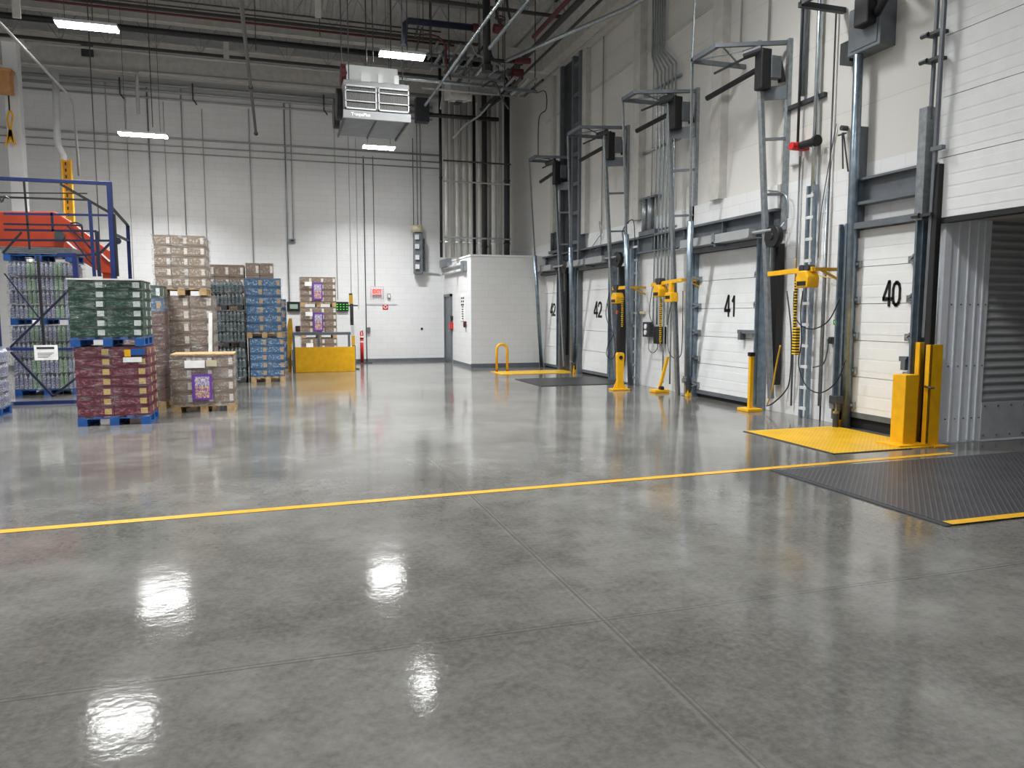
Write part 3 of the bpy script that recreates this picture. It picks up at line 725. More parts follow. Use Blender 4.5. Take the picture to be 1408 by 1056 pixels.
# tall dark lattice column between 42s
y0 = onX(785, 130, W - .12).y
t = thing('lattice_column', (W - .15, y0, 0), 'tall dark steel lattice column with ladder rungs between the doors marked 42', 'column')
for yy in (y0 - .75, y0 - .3, y0 + .55): MB().box(W - .2, W - .02, yy - .05, yy + .05, 0, 8.2).build('side_post', 'grey_steel', t)
MB().box(W - .1, W - .06, y0 - .3, y0 + .55, 0, 8.2).build('web_plate', 'dark_steel', t)
z = 3.4
while z < 8: MB().box(W - .18, W - .12, y0 - .72, y0 - .32, z, z + .09).build('rung', 'grey_steel', t); z += .75
# other posts
for (px, pt, X, r, mt, lb) in ((947, 350, W - .13, .07, 'grey_steel', 'stout dark grey post rising to the header at the far side of door 41'),
                       (866, 330, W - .2, .04, 'blue_galv', 'slim bluish post behind the wide yellow stand')):
    p = onX(px, 540, X)
    tag(MB().box(X - r, X + r, p.y - r, p.y + r, 0, 3.0).box(X - r * 1.5, X + r * 1.5, p.y - r * 1.5, p.y + r * 1.5, 0, .015).build('guide_post', mt, bevel=.008), lb, 'post')

# hoists
def hoist(bar_a, bar_b, body, label, chain=None, bodies=1):
    X = W - .45
    a = onX(*bar_a, X); b = onX(*bar_b, X); c = onX(*body, X)
    t = thing('chain_hoist', (X, c.y, c.z), label, 'hoist', 'yellow chain hoists on jib bars')
    MB().bar(a, b, .05, .07).build('jib_bar', 'yellow', t, bevel=.005)
    m = (a + b) / 2
    MB().bar(b, (W, b.y, b.z), .05).bar(b + Vector((.1, 0, 0)), (W, b.y, b.z - .15), .03).build('wall_bracket', 'yellow_dark', t)
    MB().cyl((X - .06, c.y - .04, b.z + .02), (X + .06, c.y - .04, b.z + .02), .05, 10).cyl((X - .06, c.y + .07, b.z + .02), (X + .06, c.y + .07, b.z + .02), .05, 10).box(X - .05, X + .05, c.y - .05, c.y + .08, b.z - .08, b.z + .03).build('trolley', 'dark_steel', t)
    MB().prism([(c.y - .12, c.z - .12), (c.y + .12, c.z - .12), (c.y + .14, c.z + .02), (c.y + .08, c.z + .12), (c.y - .08, c.z + .12), (c.y - .14, c.z + .02)], 'X', X - .1, X + .1).build('hoist_body', 'yellow', t, bevel=.02)
    MB().box(X - .108, X - .09, c.y - .09, c.y + .09, c.z - .09, c.z - .03).build('vent_slot', 'black', t)
    MB().tube([(X, c.y, c.z + .1), (X, c.y, b.z - .05)], .02, 6).build('hook_shank', 'dark_steel', t)
    if chain:
        p = onX(*chain[0], X); q = onX(*chain[1], X)
        mb = MB(); z = p.z; i = 0
        while z > q.z:
            w = .024 if i % 2 else .009; u = .009 if i % 2 else .024
            mb.box(X - w, X + w, p.y - u, p.y + u, z - .05, z); z -= .042; i += 1
        mb.build('load_chain', 'chain', t)
        if len(chain) > 2:
            r_ = onX(*chain[2], X)
            MB().box(X - .035, X + .035, q.y - .04, q.y + .04, r_.z, q.z).build('chain_bag', 'chain', t)
    return t
h1 = hoist((1057, 377), (1119, 370), (1110, 384), 'yellow chain hoist on jib bar between doors 41 and 40', ((1095, 385), (1095, 450), (1095, 488)))
h2 = hoist((896, 392), (937, 385), (908, 400), 'yellow chain hoist with two blocks in the bay left of door 41', ((909, 410), (906, 470)))
X = W - .45; c = onX(923, 408, X)
MB().prism([(c.y - .13, c.z - .1), (c.y + .13, c.z - .1), (c.y + .1, c.z + .08), (c.y - .12, c.z + .08)], 'X', X - .08, X + .08).box(X - .04, X + .04, c.y - .05, c.y + .05, c.z + .05, c.z + .28).build('second_block', 'yellow', h2, bevel=.01)
MB().box(X - .09, X - .075, c.y - .08, c.y + .08, c.z - .04, c.z + .02).build('block_slot', 'black', h2)
h3 = hoist((843, 397), (862, 395), (849, 410), 'yellow chain hoist on the track post of the nearer door marked 42', ((856, 410), (853, 448)))
q = onX(849, 428, X); MB().cyl((X, q.y, q.z - .02), (X - .02, q.y, q.z - .02), .05, 10).build('amber_reflector', 'orange', h3)

# hoses and cables on the right wall
def cable(pix, X, r, mat, name, label, cat='cable', group=None):
    o = MB().tube(curve_pts([onX(x, y, X) for x, y in pix], 6), r, 6).build(name, mat, smooth=True)
    return tag(o, label, cat, group)
cable([(1092, 400), (1092, 430), (1102, 448), (1120, 452), (1140, 440), (1155, 410)], W - .3, .009, 'black', 'power_cord', 'black cord looping in a wide U below the hoist left of door 40')
cable([(1104, 400), (1101, 430), (1102, 470), (1098, 500), (1108, 530), (1128, 540), (1150, 525), (1163, 495)], W - .32, .009, 'black', 'power_cord', 'black cord hanging almost to the floor left of door 40')
cable([(838, 402), (833, 430), (838, 450), (843, 460), (836, 475), (834, 488), (840, 494), (846, 485), (844, 462), (838, 440), (835, 415)], W - .3, .009, 'black', 'power_cord', 'looped black cord hanging in front of the nearer door 42')
cable([(897, 395), (893, 430), (899, 450), (900, 470)], W - .2, .008, 'black', 'power_cord', 'black cord from the end of the middle jib bar to a control box')
cable([(928, 395), (919, 440), (919, 480), (926, 492), (935, 490), (938, 470), (939, 400)], W - .25, .009, 'black', 'power_cord', 'black cord hanging in a deep U beside the middle hoist')
cable([(893, 465), (892, 480), (898, 485), (904, 478), (903, 462)], W - .12, .008, 'black', 'power_cord', 'short black loop below the two control boxes')
cable([(1094, 355), (1094, 395), (1110, 377), (1140, 382), (1155, 380)], W - .1, .008, 'yellow_post', 'air_hose', 'thin yellow air hose strung sideways toward door 40', 'hose')
cable([(1073, 475), (1066, 510), (1062, 535), (1055, 556)], W - .22, .014, 'yellow_dark', 'pull_rope', 'yellow rope slanting to the floor beside door 41', 'rope')
cable([(1054, 558), (1062, 555), (1078, 540), (1086, 520), (1088, 460), (1082, 400)], W - .12, .011, 'dark_steel', 'power_cord', 'dark hose curving from the floor up the wall right of door 41', 'hose')
cable([(1118, 505), (1132, 500), (1138, 480), (1138, 466)], W - .08, .012, 'grey_steel', 'flexible_conduit', 'grey flexible conduit bent under the small grey box left of door 40', 'conduit')
# boxes
def wbox(px, py, w, h, dx, mat, name, label, cat, X=W, group=None, extra=None):
    p = onX(px, py, X - dx)
    t = thing(name, (X - dx / 2, p.y, p.z - h / 2), label, cat, group)
    MB().box(X - dx, X, p.y - w / 2, p.y + w / 2, p.z - h / 2, p.z + h / 2).build('housing', mat, t, bevel=.006)
    if extra == 'lamp': MB().box(X - dx - .01, X - dx, p.y - w * .25, p.y + w * .2, p.z - h * .3, p.z + h * .3).build('indicator', 'green_led', t)
    elif extra == 'knob': MB().cyl((X - dx - .02, p.y, p.z + h * .2), (X - dx, p.y, p.z + h * .2), min(w, h) * .18, 10).cyl((X - dx - .02, p.y, p.z - h * .2), (X - dx, p.y, p.z - h * .2), min(w, h) * .18, 10).build('button', 'paper', t)
    else: MB().box(X - dx - .006, X - dx, p.y - w * .4, p.y + w * .4, p.z - h * .42, p.z + h * .42).build('cover', mat, t)
    return t
wbox(888, 453, .3, .32, .12, 'dark_steel', 'control_box', 'grey dock control box with round buttons under the middle hoist', 'control box', extra='knob')
wbox(903, 461, .3, .36, .14, 'black', 'control_box', 'black ribbed control box to the right of the grey one', 'control box')
wbox(881, 430, .16, .06, .08, 'beige', 'junction_box', 'small beige junction box near the narrow cable ladder', 'junction box')
wbox(1149, 443, .1, .07, .07, 'black', 'door_switch', 'small black switch with glowing green light left of door 40', 'switch', extra='lamp')
wbox(1141, 468, .07, .1, .06, 'dark_steel', 'junction_box', 'small grey junction box below the green-lit switch', 'junction box')
p = onX(1150, 553, W - .3)
t = thing('floor_box', (W - .3, p.y, 0), 'grey outlet box on a short floor stub left of door 40', 'outlet box')
MB().cyl((W - .3, p.y, 0), (W - .3, p.y, .2), .04, 12).build('stub', 'dark_steel', t)
MB().cyl((W - .3, p.y, .2), (W - .3, p.y, .34), .018, 8).build('neck', 'galv', t)
MB().box(W - .36, W - .24, p.y - .07, p.y + .08, .34, .45).build('housing', 'dark_steel', t, bevel=.006)
wbox(1092, 216, .2, .24, .06, 'white_steel', 'junction_box', 'white metal box on the wall under the red horn', 'junction box')
p = onX(1101, 199, W - .2)
t = thing('alarm_horn', (W - .15, p.y, p.z), 'red and black horn on the wall between doors 41 and 40', 'horn')
MB().cyl((W - .28, p.y + .12, p.z), (W - .12, p.y + .12, p.z), .06, 14).box(W - .22, W, p.y + .05, p.y + .17, p.z - .05, p.z + .05).build('red_head', 'red', t, bevel=.006)
MB().cyl((W - .16, p.y + .04, p.z), (W - .16, p.y - .26, p.z), .055, 14).cyl((W - .16, p.y - .26, p.z), (W - .16, p.y - .32, p.z), .08, 14).build('black_barrel', 'black', t)
MB().box(W - .14, W, p.y - .12, p.y - .06, p.z - .04, p.z + .04).build('bracket', 'dark_steel', t)
p = onX(1183, 45, W - .25)
t = thing('wall_heater', (W - .2, p.y, p.z - .3), 'grey boxed wall unit high above dock door 40', 'heater')
MB().box(W - .25, W, p.y - .35, p.y + .22, p.z - .25, p.z + .35).build('cabinet', 'grey_steel', t, bevel=.01)
MB().box(W - .26, W - .25, p.y - .3, p.y + .16, p.z - .2, p.z + .3).build('cover_panel', 'grey_steel', t)
MB().box(W - .2, W, p.y + .24, p.y + .42, p.z - .28, p.z + .0).build('junction', 'dark_steel', t)
p = onX(1158, 182, W - .1)
tag(MB().cyl((W - .12, p.y, p.z + .06), (W - .02, p.y, p.z + .06), .035, 10).bar((W - .08, p.y + .1, p.z - .02), (W - .08, p.y - .05, p.z - .02), .02).bar((W - .08, p.y, p.z), (W - .06, p.y - .1, p.z - .55), .015).bar((W - .08, p.y + .02, p.z), (W - .08, p.y - .02, p.z - .5), .015).build('cable_hook', 'dark_steel'), 'dark hook bracket with two hanging wires beside the tall bluish pole', 'hook')
tag(MB().box(W - .06, W, 9.2, 10.1, 4.72, 4.78).build('strut_rail', 'dark_steel'), 'short dark strut rail behind the bright conduit, above the horn', 'rail')
for px, py, X, lb in ((893, 300, W - .12, 'canister cluster'),):
    if 'canister' in lb:
        p = onX(px, py - 10, X); m = thing('filter_canister', (X, p.y, p.z - .3), 'grey filter canisters with regulator above the header beside door 42', 'filter')
        for k in range(2): MB().cyl((X, p.y + .2 - k * .25, p.z - .4), (X, p.y + .2 - k * .25, p.z + .25), .07, 12).build('canister', 'galv', m, smooth=True)
        MB().box(X - .04, X + .1, p.y - .3, p.y + .4, p.z - .52, p.z - .4).build('manifold', 'grey_steel', m); MB().box(X - .04, X + .1, p.y - .3, p.y + .4, p.z + .26, p.z + .3).build('manifold', 'grey_steel', m)
p = onX(762, 290, W - .1)
t = thing('filter_canister', (W - .1, p.y, 3.3), 'grey regulator canisters above the farthest door', 'filter')
for k in range(2): MB().cyl((W - .12, p.y - k * .3, 3.35), (W - .12, p.y - k * .3, 3.85), .08, 12).build('canister', 'dark_steel', t, smooth=True)
MB().box(W - .2, W, p.y - .5, p.y + .2, 3.27, 3.35).build('manifold', 'grey_steel', t)
cable([(1125, 355), (1128, 300), (1139, 190 + 40), (1150, 170)], W - .03, .008, 'grey_steel', 'power_cord', 'thin grey wire curving up the wall toward the hook bracket')
cable([(1056, 262), (1075, 265), (1083, 275), (1083, 300)], W - .1, .014, 'galv', 'flexible_conduit', 'galvanised bent conduit at the near end of the header beam', 'conduit')
cable([(860, 340), (856, 318), (870, 302), (873, 330)], W - .2, .012, 'dark_steel', 'air_hose', 'dark hose hump over the header left of the narrow cable ladder', 'hose')
cable([(810, 345), (822, 328), (828, 318), (824, 305), (826, 335), (818, 345)], W - .12, .01, 'galv', 'air_hose', 'tangled grey air line above the nearer door 42', 'hose')

# ================================================================ BACK WALL
def bconduit(px, pt, pb, r, mat, label, Y=YB - .04, grp='thin conduits down the back wall', zt=None):
    a = onY(px, (pt + pb) / 2, Y); zb = onY(px, pb, Y).z; z1 = zt if zt else onY(px, pt, Y).z
    if zb < .15: zb = 0
    tag(MB().cyl((a.x, Y, zb), (a.x, Y, z1), r * .75, 6).build('conduit', mat, smooth=True), label, 'conduit', grp)
spec = [(153, 110, 470, .012, 'pipe_grey', 'thin conduit just left of the tall brown carton tower'), (180, 130, 470, .01, 'pipe_grey', 'second faint conduit left of the brown carton tower'),
        (206, 120, 330, .026, 'galv', 'shiny conduit running down to the top left of the brown carton tower'), (228, 140, 325, .01, 'pipe_grey', 'thin conduit ending above the middle of the brown carton tower'),
        (252, 120, 325, .02, 'pipe_grey', 'conduit ending above the right of the brown carton tower'), (282, 150, 400, .012, 'pipe_grey', 'thin conduit between the brown carton tower and dark bottle stacks'),
        (345, 150, 362, .016, 'pipe_grey', 'thin conduit ending behind the brown cartons on the blue stack'), (394, 140, 415, .022, 'galv', 'conduit passing the small wall box to the left monitor'),
        (401, 140, 328, .018, 'pipe_grey', 'conduit ending at the small wall box'), (461, 90, 412, .01, 'pipe_grey', 'thin conduit ending at the right monitor'),
        (481, 180, 415, .008, 'pipe_grey', 'faint thin conduit near the barrier arm'), (491, 190, 425, .008, 'pipe_grey', 'faint thin conduit right of the barrier arm'),
        (502, 215, 498, .02, 'dark_steel', 'dark conduit reaching the floor by the red post'), (514, 215, 394, .014, 'dark_steel', 'dark conduit down to the exit sign'),
        (568, 190, 310, .014, 'dark_steel', 'first of three dark pipes over the wall cylinder'), (573, 100, 310, .014, 'dark_steel', 'middle of three dark pipes over the wall cylinder'), (578, 150, 310, .014, 'dark_steel', 'last of three dark pipes over the wall cylinder')]
for s in spec: bconduit(*s[:5], s[5])
for z, r, lb in ((6.72, .035, 'upper grey conduit of the pair running the width of the back wall'), (6.5, .025, 'middle grey conduit across the back wall'), (6.3, .02, 'lower thin conduit across the back wall')):
    tag(MB().cyl((-12, YB - .07, z), (5.3, YB - .07, z), r * .8, 8).build('horizontal_conduit', 'pipe_grey', smooth=True), lb, 'conduit', 'horizontal conduits on the back wall')
for z, r, lb in ((8.2, .05, 'top pipe of three tucked under the back girder'), (8.02, .045, 'middle pipe of three under the back girder'), (7.82, .03, 'bottom pipe of three under the back girder')):
    tag(MB().cyl((-6.9 + .2, YB - .12, z), (5.0, YB - .12, z), r, 8).build('horizontal_conduit', 'pipe_grey', smooth=True), lb, 'conduit', 'pipes under the back girder')
for px in (165, 265, 445):
    p = onY(px, 130, YB - .2)
    tag(MB().tube([(p.x, YB - .2, 8.3), (p.x, YB - .2, 7.85), (p.x + .1, YB - .2, 7.7)], .02, 6).build('pipe_hanger', 'pipe_dark'), 'dark hook hanger on the pipes under the girder, %s' % {165: 'farthest left', 265: 'between the light strips', 445: 'beside the unit cooler'}[px], 'hanger', 'pipe hangers')
# wall box and monitors
def bbox(px, py, w, h, dy, mat, name, label, cat, Y=YB):
    p = onY(px, py, Y - dy)
    t = thing(name, (p.x, Y - dy / 2, p.z - h / 2), label, cat)
    MB().box(p.x - w / 2, p.x + w / 2, Y - dy, Y, p.z - h / 2, p.z + h / 2).build('housing', mat, t, bevel=.006)
    return t, p
t, p = bbox(402, 331, .2, .12, .08, 'galv', 'junction_box', 'small grey junction box on the back wall above the left monitor', 'junction box')
MB().box(p.x - .06, p.x + .05, YB - .09, YB - .08, p.z - .03, p.z + .03).build('cover', 'dark_steel', t)
for px, lb, nm in ((404, 'black framed wall monitor left of the carton stack on the lift', 0), (470, 'dark green-lit control panel right of the carton stack on the lift', 1)):
    t, p = bbox(px, 421.5, .42, .3, .08, 'black', 'wall_monitor', lb, 'monitor')
    if nm == 0: MB().box(p.x - .12, p.x + .12, YB - .09, YB - .08, p.z - .07, p.z + .07).build('screen', 'screen_glow', t)
    else:
        m = MB()
        for i in range(3):
            for j in range(4): m.box(p.x - .16 + j * .1, p.x - .12 + j * .1, YB - .09, YB - .08, p.z - .1 + i * .08, p.z - .08 + i * .08)
        m.build('indicator', 'green_led', t)
t, p = bbox(412, 452, .25, .18, .1, 'black', 'alarm_box', 'small black box with red face low behind the grey frame', 'box')
MB().box(p.x - .06, p.x + .06, YB - .11, YB - .1, p.z - .05, p.z + .05).build('face', 'dark_red', t)
# EXIT sign with cage
p = onY(518.5, 401, YB - .1)
t = thing('exit_sign', (p.x, YB - .08, p.z - .12), 'red lettered EXIT sign inside a wire cage on the back wall', 'sign')
MB().box(p.x - .15, p.x + .15, YB - .08, YB - .02, p.z - .1, p.z + .1).build('sign_face', 'exit_face', t, bevel=.006)
text_mesh('sign_lettering', 'EXIT', .17, 'exit_red', t, face_negy(Vector((p.x, YB - .084, p.z))), .82, .006)
m = MB(); x0, x1, z0, z1 = p.x - .2, p.x + .2, p.z - .24, p.z + .16
for i in range(6): x = x0 + (x1 - x0) * i / 5; m.tube([(x, YB - .16, z0), (x, YB - .16, z1)], .004, 5)
for i in range(6): z = z0 + (z1 - z0) * i / 5; m.tube([(x0, YB - .01, z), (x0, YB - .16, z), (x1, YB - .16, z), (x1, YB - .01, z)], .004, 5)
m.build('wire_cage', 'galv', t)
t, p = bbox(535, 407, .1, .16, .07, 'galv', 'alarm_strobe', 'small grey strobe unit right of the exit sign', 'strobe')
MB().box(p.x - .03, p.x + .03, YB - .085, YB - .07, p.z - .05, p.z + .05).build('lens', 'paper', t)
p = onY(524, 418, YB - .02)
tag(MB().box(p.x - .5, p.x + .52, YB - .02, YB, p.z - .02, p.z + .02).build('wall_strip', 'white_steel'), 'long thin white raceway strip under the exit sign', 'strip')
t, p = bbox(530, 422, .18, .18, .012, 'red', 'safety_sign', 'square red fire equipment sign with white ring', 'sign')
ring = [(p.x + .05 * math.cos(a * math.pi / 8), YB - .014, p.z + .05 * math.sin(a * math.pi / 8)) for a in range(17)]
MB().tube(ring, .012, 5).build('ring_mark', 'paper', t)
p = onY(580, 452, YB)
tag(MB().cyl((p.x, YB - .02, p.z), (p.x, YB, p.z), .04, 10).build('wall_outlet', 'black'), 'tiny black round fitting on the white back wall', 'fitting')
p = onY(507, 453, YB - .05)
tag(MB().box(p.x - .05, p.x + .05, YB - .1, YB - .02, p.z - .07, p.z + .07).build('junction_box', 'grey_steel', bevel=.005), 'small grey switch box on the dark conduit by the red post', 'switch')
# tall cylinder panel
p = onY(574, 344, YB - .25)
t = thing('wall_transformer', (p.x, YB - .2, 2.85), 'tall grey rounded panel with white modules on the back wall', 'equipment')
z0, z1 = 2.85, 4.2
MB().box(p.x - .12, p.x + .16, YB - .35, YB - .1, z0, z1).build('housing', 'grey_steel', t, bevel=.03)
MB().cyl((p.x, YB - .22, z1), (p.x, YB - .22, z1 + .22), .19, 20).build('cap', 'beige', t, smooth=True)
for i, zz in enumerate((4.05, 3.75, 3.4, 3.1)): MB().box(p.x - .1, p.x + .03, YB - .42, YB - .34, zz - .09, zz + .06).build('module', 'white_steel', t, bevel=.005)
MB().box(p.x + .2, p.x + .24, YB - .3, YB - .2, z0 + .1, z1 - .2).build('side_rail', 'dark_steel', t)
MB().tube([(p.x + .15, YB - .1, z0 + .1), (p.x + .5, YB - .06, z0 + .08), (5.2, YB - .06, z0 + .05)], .025, 8).build('outlet_conduit', 'white_steel', t)

# side of utility room : door + details
d = thing('door_6', (5.35, 23.75, 0), None, None, None, 'structure')
MB().box(5.30, 5.37, 23.3, 23.37, 0, 2.2).box(5.30, 5.37, 24.2, 24.27, 0, 2.2).box(5.30, 5.37, 23.3, 24.27, 2.12, 2.2).build('door_frame', 'grey_steel', d)
MB().box(5.34, 5.365, 23.37, 24.2, .02, 2.12).build('door_leaf', 'grey_steel', d)
MB().cyl((5.34, 23.45, 1.02), (5.29, 23.45, 1.02), .02, 8).box(5.28, 5.3, 23.45, 23.58, 1.0, 1.04).build('handle', 'galv', d)
MB().box(5.335, 5.34, 23.5, 23.7, 1.5, 1.75).build('door_window', 'screen', d)
def sbox(px, py, w, h, mat, name, label, cat):
    p = onX(px, py, 5.33)
    tag(MB().box(5.3, 5.37, p.y - w / 2, p.y + w / 2, p.z - h / 2, p.z + h / 2).box(5.29, 5.3, p.y - w * .3, p.y + w * .3, p.z - h * .3, p.z + h * .3).build(name, mat, bevel=.004), label, cat)
sbox(620, 448, .35, .22, 'red', 'fire_alarm_pull', 'red fire alarm box just right of the grey side door', 'alarm')
sbox(639, 446, .14, .18, 'dark_red', 'fire_alarm_pull', 'dark red pull station nearer the white room corner', 'alarm')
sbox(621, 437, .08, .12, 'black', 'door_reader', 'small black card reader above the red alarm box', 'reader')
p = onX(636, 425, 5.35)
t = thing('wall_notice', (5.36, p.y, p.z - .4), 'white notice board with printed lines on the utility room side wall', 'notice')
MB().box(5.35, 5.37, p.y - .22, p.y + .22, p.z - .35, p.z + .45).build('sheet', 'paper', t)
m = MB()
for i in range(2): 
    for j in range(3): m.box(5.345, 5.35, p.y - .18 + i * .22, p.y - .04 + i * .22, p.z + .3 - j * .1, p.z + .36 - j * .1)
for j in range(7): m.box(5.345, 5.35, p.y - .12, p.y + .1, p.z - .3 + j * .07, p.z - .27 + j * .07)
m.build('print', 'ink_grey', t)
for z, lb in ((3.05, 'upper white raceway pipe on the utility room side wall'), (2.86, 'lower white raceway pipe on the utility room side wall')):
    tag(MB().cyl((5.31, 21.6, z), (5.31, 24.3, z), .045, 10).build('raceway', 'white_steel', smooth=True), lb, 'pipe')
tag(MB().box(5.24, 5.37, 21.35, 21.65, 2.82, 3.12).build('junction_box', 'galv', bevel=.01), 'grey junction box where the raceway pipes end near the room corner', 'junction box')
tag(MB().box(5.2, 5.36, 23.3, 24.4, 3.08, 3.32).build('roof_flashing', 'galv'), 'corrugated grey flashing on the far roof edge of the utility room', 'flashing')

# ---------------------------------------------------------------- pipes above the utility room
G = 'vertical pipes rising over the utility room'
vp = [(606, 22.3, .045, 'black', 'thin black'), (614, 22.3, .06, 'riser', 'slim pale'), (622, 22.4, .055, 'riser', 'slim pale'), (629, 22.3, .06, 'riser', 'slim pale'),
      (638, 22.4, .12, 'riser', 'thick pale'), (647, 22.3, .06, 'riser', 'slim pale'), (652, 22.6, .05, 'black', 'dark'), (659, 22.3, .05, 'riser', 'slim pale'),
      (666, 23.3, .09, 'pipe_dark', 'dark'), (673, 23.6, .09, 'pipe_grey', 'grey'), (679, 22.3, .08, 'riser', 'wide pale'), (688, 22.6, .05, 'riser', 'slim pale'), (697, 22.2, .09, 'black', 'thick black')]
nm = ['first', 'second', 'third', 'fourth', 'fifth', 'sixth', 'seventh', 'eighth', 'ninth', 'tenth', 'eleventh', 'twelfth', 'last']
for i, (px, Y, r, mt, w) in enumerate(vp):
    x = onY(px, 250, Y).x; zt = onY(px, 150, Y).z + (1.3 if i in (0, 12) else .4)
    m = MB().cyl((x, Y, 3.27), (x, Y, zt), r, 12)
    for z in (3.7, 5.6): m.cyl((x, Y, z), (x, Y, z + .05), r * 1.18, 12)
    tag(m.build('riser_pipe', mt, smooth=True), w + ' riser pipe over the utility room, ' + nm[i] + ' from its door side', 'pipe', G)
for z, lb, xx in ((3.85, 'low pale cross rail bracing the riser pipes', 'galv'), (6.1, 'middle dark cross rail behind the riser pipes', 'pipe_dark'), (5.5, 'pale cross rail at mid height of the riser pipes', 'pipe_grey')):
    tag(MB().cyl((4.85, 22.1, z), (6.95, 22.1, z), .025, 8).build('cross_rail', xx), lb, 'rail', 'cross rails on the riser pipes')
tag(MB().cyl((4.4, 22.0, 7.35), (6.5, 21.9, 7.35), .06, 10).build('cross_rail', 'black', smooth=True), 'thick black horizontal pipe at the top of the riser pipes', 'pipe')
# boxes in the ceiling corner
p = onY(632, 128, 20.5)
t = thing('ceiling_unit', (p.x, 20.5, p.z), 'grey boxed ceiling unit with square black eye above the riser pipes', 'ceiling unit')
MB().prism([(20.1, p.z - .3), (20.9, p.z - .12), (20.9, p.z + .3), (20.1, p.z + .3)], 'X', p.x - .35, p.x + .25).build('housing', 'dim_white', t, bevel=.01)
MB().add([(p.x - .24, 20.2, p.z - .3), (p.x + .14, 20.2, p.z - .3), (p.x + .14, 20.75, p.z - .18), (p.x - .24, 20.75, p.z - .18)], [(0, 1, 2, 3)]).build('diffuser', 'white_paint', t)
MB().box(p.x - .14, p.x + .05, 20.35, 20.6, p.z - .3, p.z - .24).build('eye', 'black', t)
tag(MB().box(4.15, 4.55, 22.6, 22.9, 7.3, 8.0).build('ceiling_box', 'dark_steel', bevel=.01), 'dark square panel box left of the ceiling corner piping', 'box')
a = onY(661, 152, 20.2); b = onY(694, 125, 20.2)
for k, lb in ((0, 'dark slanted brace bar over the riser pipes, lower one'), (.14, 'dark slanted brace bar over the riser pipes, upper one')):
    tag(MB().bar(a + Vector((k, 0, k * .5)), b + Vector((k, -.6, 0)), .09).build('brace_bar', 'black'), lb, 'bar')
# long ceiling pipes running in depth
def ypipe(p0, p1, Z, r, mat, label, cat='pipe', near=4.0, grp='overhead pipes running toward the camera', far=None):
    a = onZ(*p0, Z); b = onZ(*p1, Z); x = (a.x + b.x) / 2; yf = far or b.y
    tag(MB().cyl((x, near, Z), (x, yf, Z), r, 10).build('overhead_pipe', mat, smooth=True), label, cat, grp)
ypipe((680, 0), (590, 145), 7.0, .035, 'bright_galv', 'bright galvanised overhead pipe slanting past the light by the unit cooler')
ypipe((725, 0), (687, 51), 7.0, .04, 'bright_galv', 'bright overhead conduit to the right of the longer slanting one', far=15.2)
x = onZ(50, 84, 6.8).x
tag(MB().tube([(x, 4, 6.8), (x, 20.8, 6.8), (x, 21.2, 6.65), (x, 21.3, 5.0)], .03, 8).build('overhead_pipe', 'pipe_grey', smooth=True), 'thin grey overhead pipe that bends down near the yellow slotted post', 'pipe')
tag(MB().cyl((-.4, 4, 6.6), (-.4, 22.5, 6.6), .035, 10).cyl((-.4, 22.5, 6.6), (-.4, 22.55, 6.6), .06, 10).cyl((-.4, 18, 6.6), (-.4, 18.12, 6.6), .05, 10).build('overhead_pipe', 'pipe_dark', smooth=True), 'dark overhead pipe ending in a cap left of the unit cooler', 'pipe')
ypipe((800, 0), (700, 100), 8.1, .07, 'pipe_dark', 'thick dark overhead main along the dock wall', far=20.2)
ypipe((778, 0), (690, 100), 8.0, .05, 'dark_red', 'dark red overhead sprinkler main beside the thick dark one', far=17)
ypipe((822, 0), (720, 105), 8.0, .035, 'pipe_dark', 'thin dark overhead pipe under the soffit beam', far=20.0)
ypipe((860, 0), (700, 160), 7.6, .03, 'pipe_grey', 'thin grey overhead conduit nearest the dock wall', far=20.5)
tag(MB().tube([onZ(690, 86, 7.4), onZ(760, 55, 7.3), onZ(860, 12, 7.2), onZ(900, -10, 7.2)], .045, 10).build('overhead_pipe', 'galv', smooth=True), 'galvanised cable tray tube crossing diagonally to the dock wall', 'pipe')
# X-direction pipes
def xpipe(x0, x1, y, z, r, mat, label, nm='cross_pipe'):
    tag(MB().cyl((x0, y, z), (x1, y, z), r, 10).build(nm, mat, smooth=True), label, 'pipe', 'overhead pipes running across the hall')
xpipe(-11, 6.4, 21.0, 8.58, .075, 'black', 'thick black overhead pipe running across the whole hall')
xpipe(-11, 4.9, 20.8, 8.95, .03, 'dark_red', 'thin dark red sprinkler line across the hall')
xpipe(-11, 4.4, 20.4, 9.0, .02, 'pipe_dark', 'thin dark conduit just above the red line')
xpipe(-11, 4.4, 20.2, 9.05, .02, 'pipe_dark', 'uppermost thin conduit above the red line')
xpipe(-11, 6.4, 21.9, 8.3, .035, 'pipe_grey', 'grey pipe across the hall below the thick black one')
xpipe(1.9, 6.3, 19.5, 7.55, .045, 'bright_galv', 'bright conduit running right from the unit cooler light')
xpipe(3.8, 6.6, 19.8, 7.45, .03, 'pipe_grey', 'grey conduit under the bright one near the ceiling corner')
p = onY(190, 93, 22.6)
tag(MB().tube([(p.x - .1, 22.95, 7.0), (p.x - .1, 22.95, p.z - .1), (p.x, 22.95, p.z), (5.0, 22.95, p.z + .05)], .045, 8).build('cross_pipe', 'pipe_grey', smooth=True), 'grey pipe that turns down above the left rear light strip', 'pipe', 'overhead pipes running across the hall')
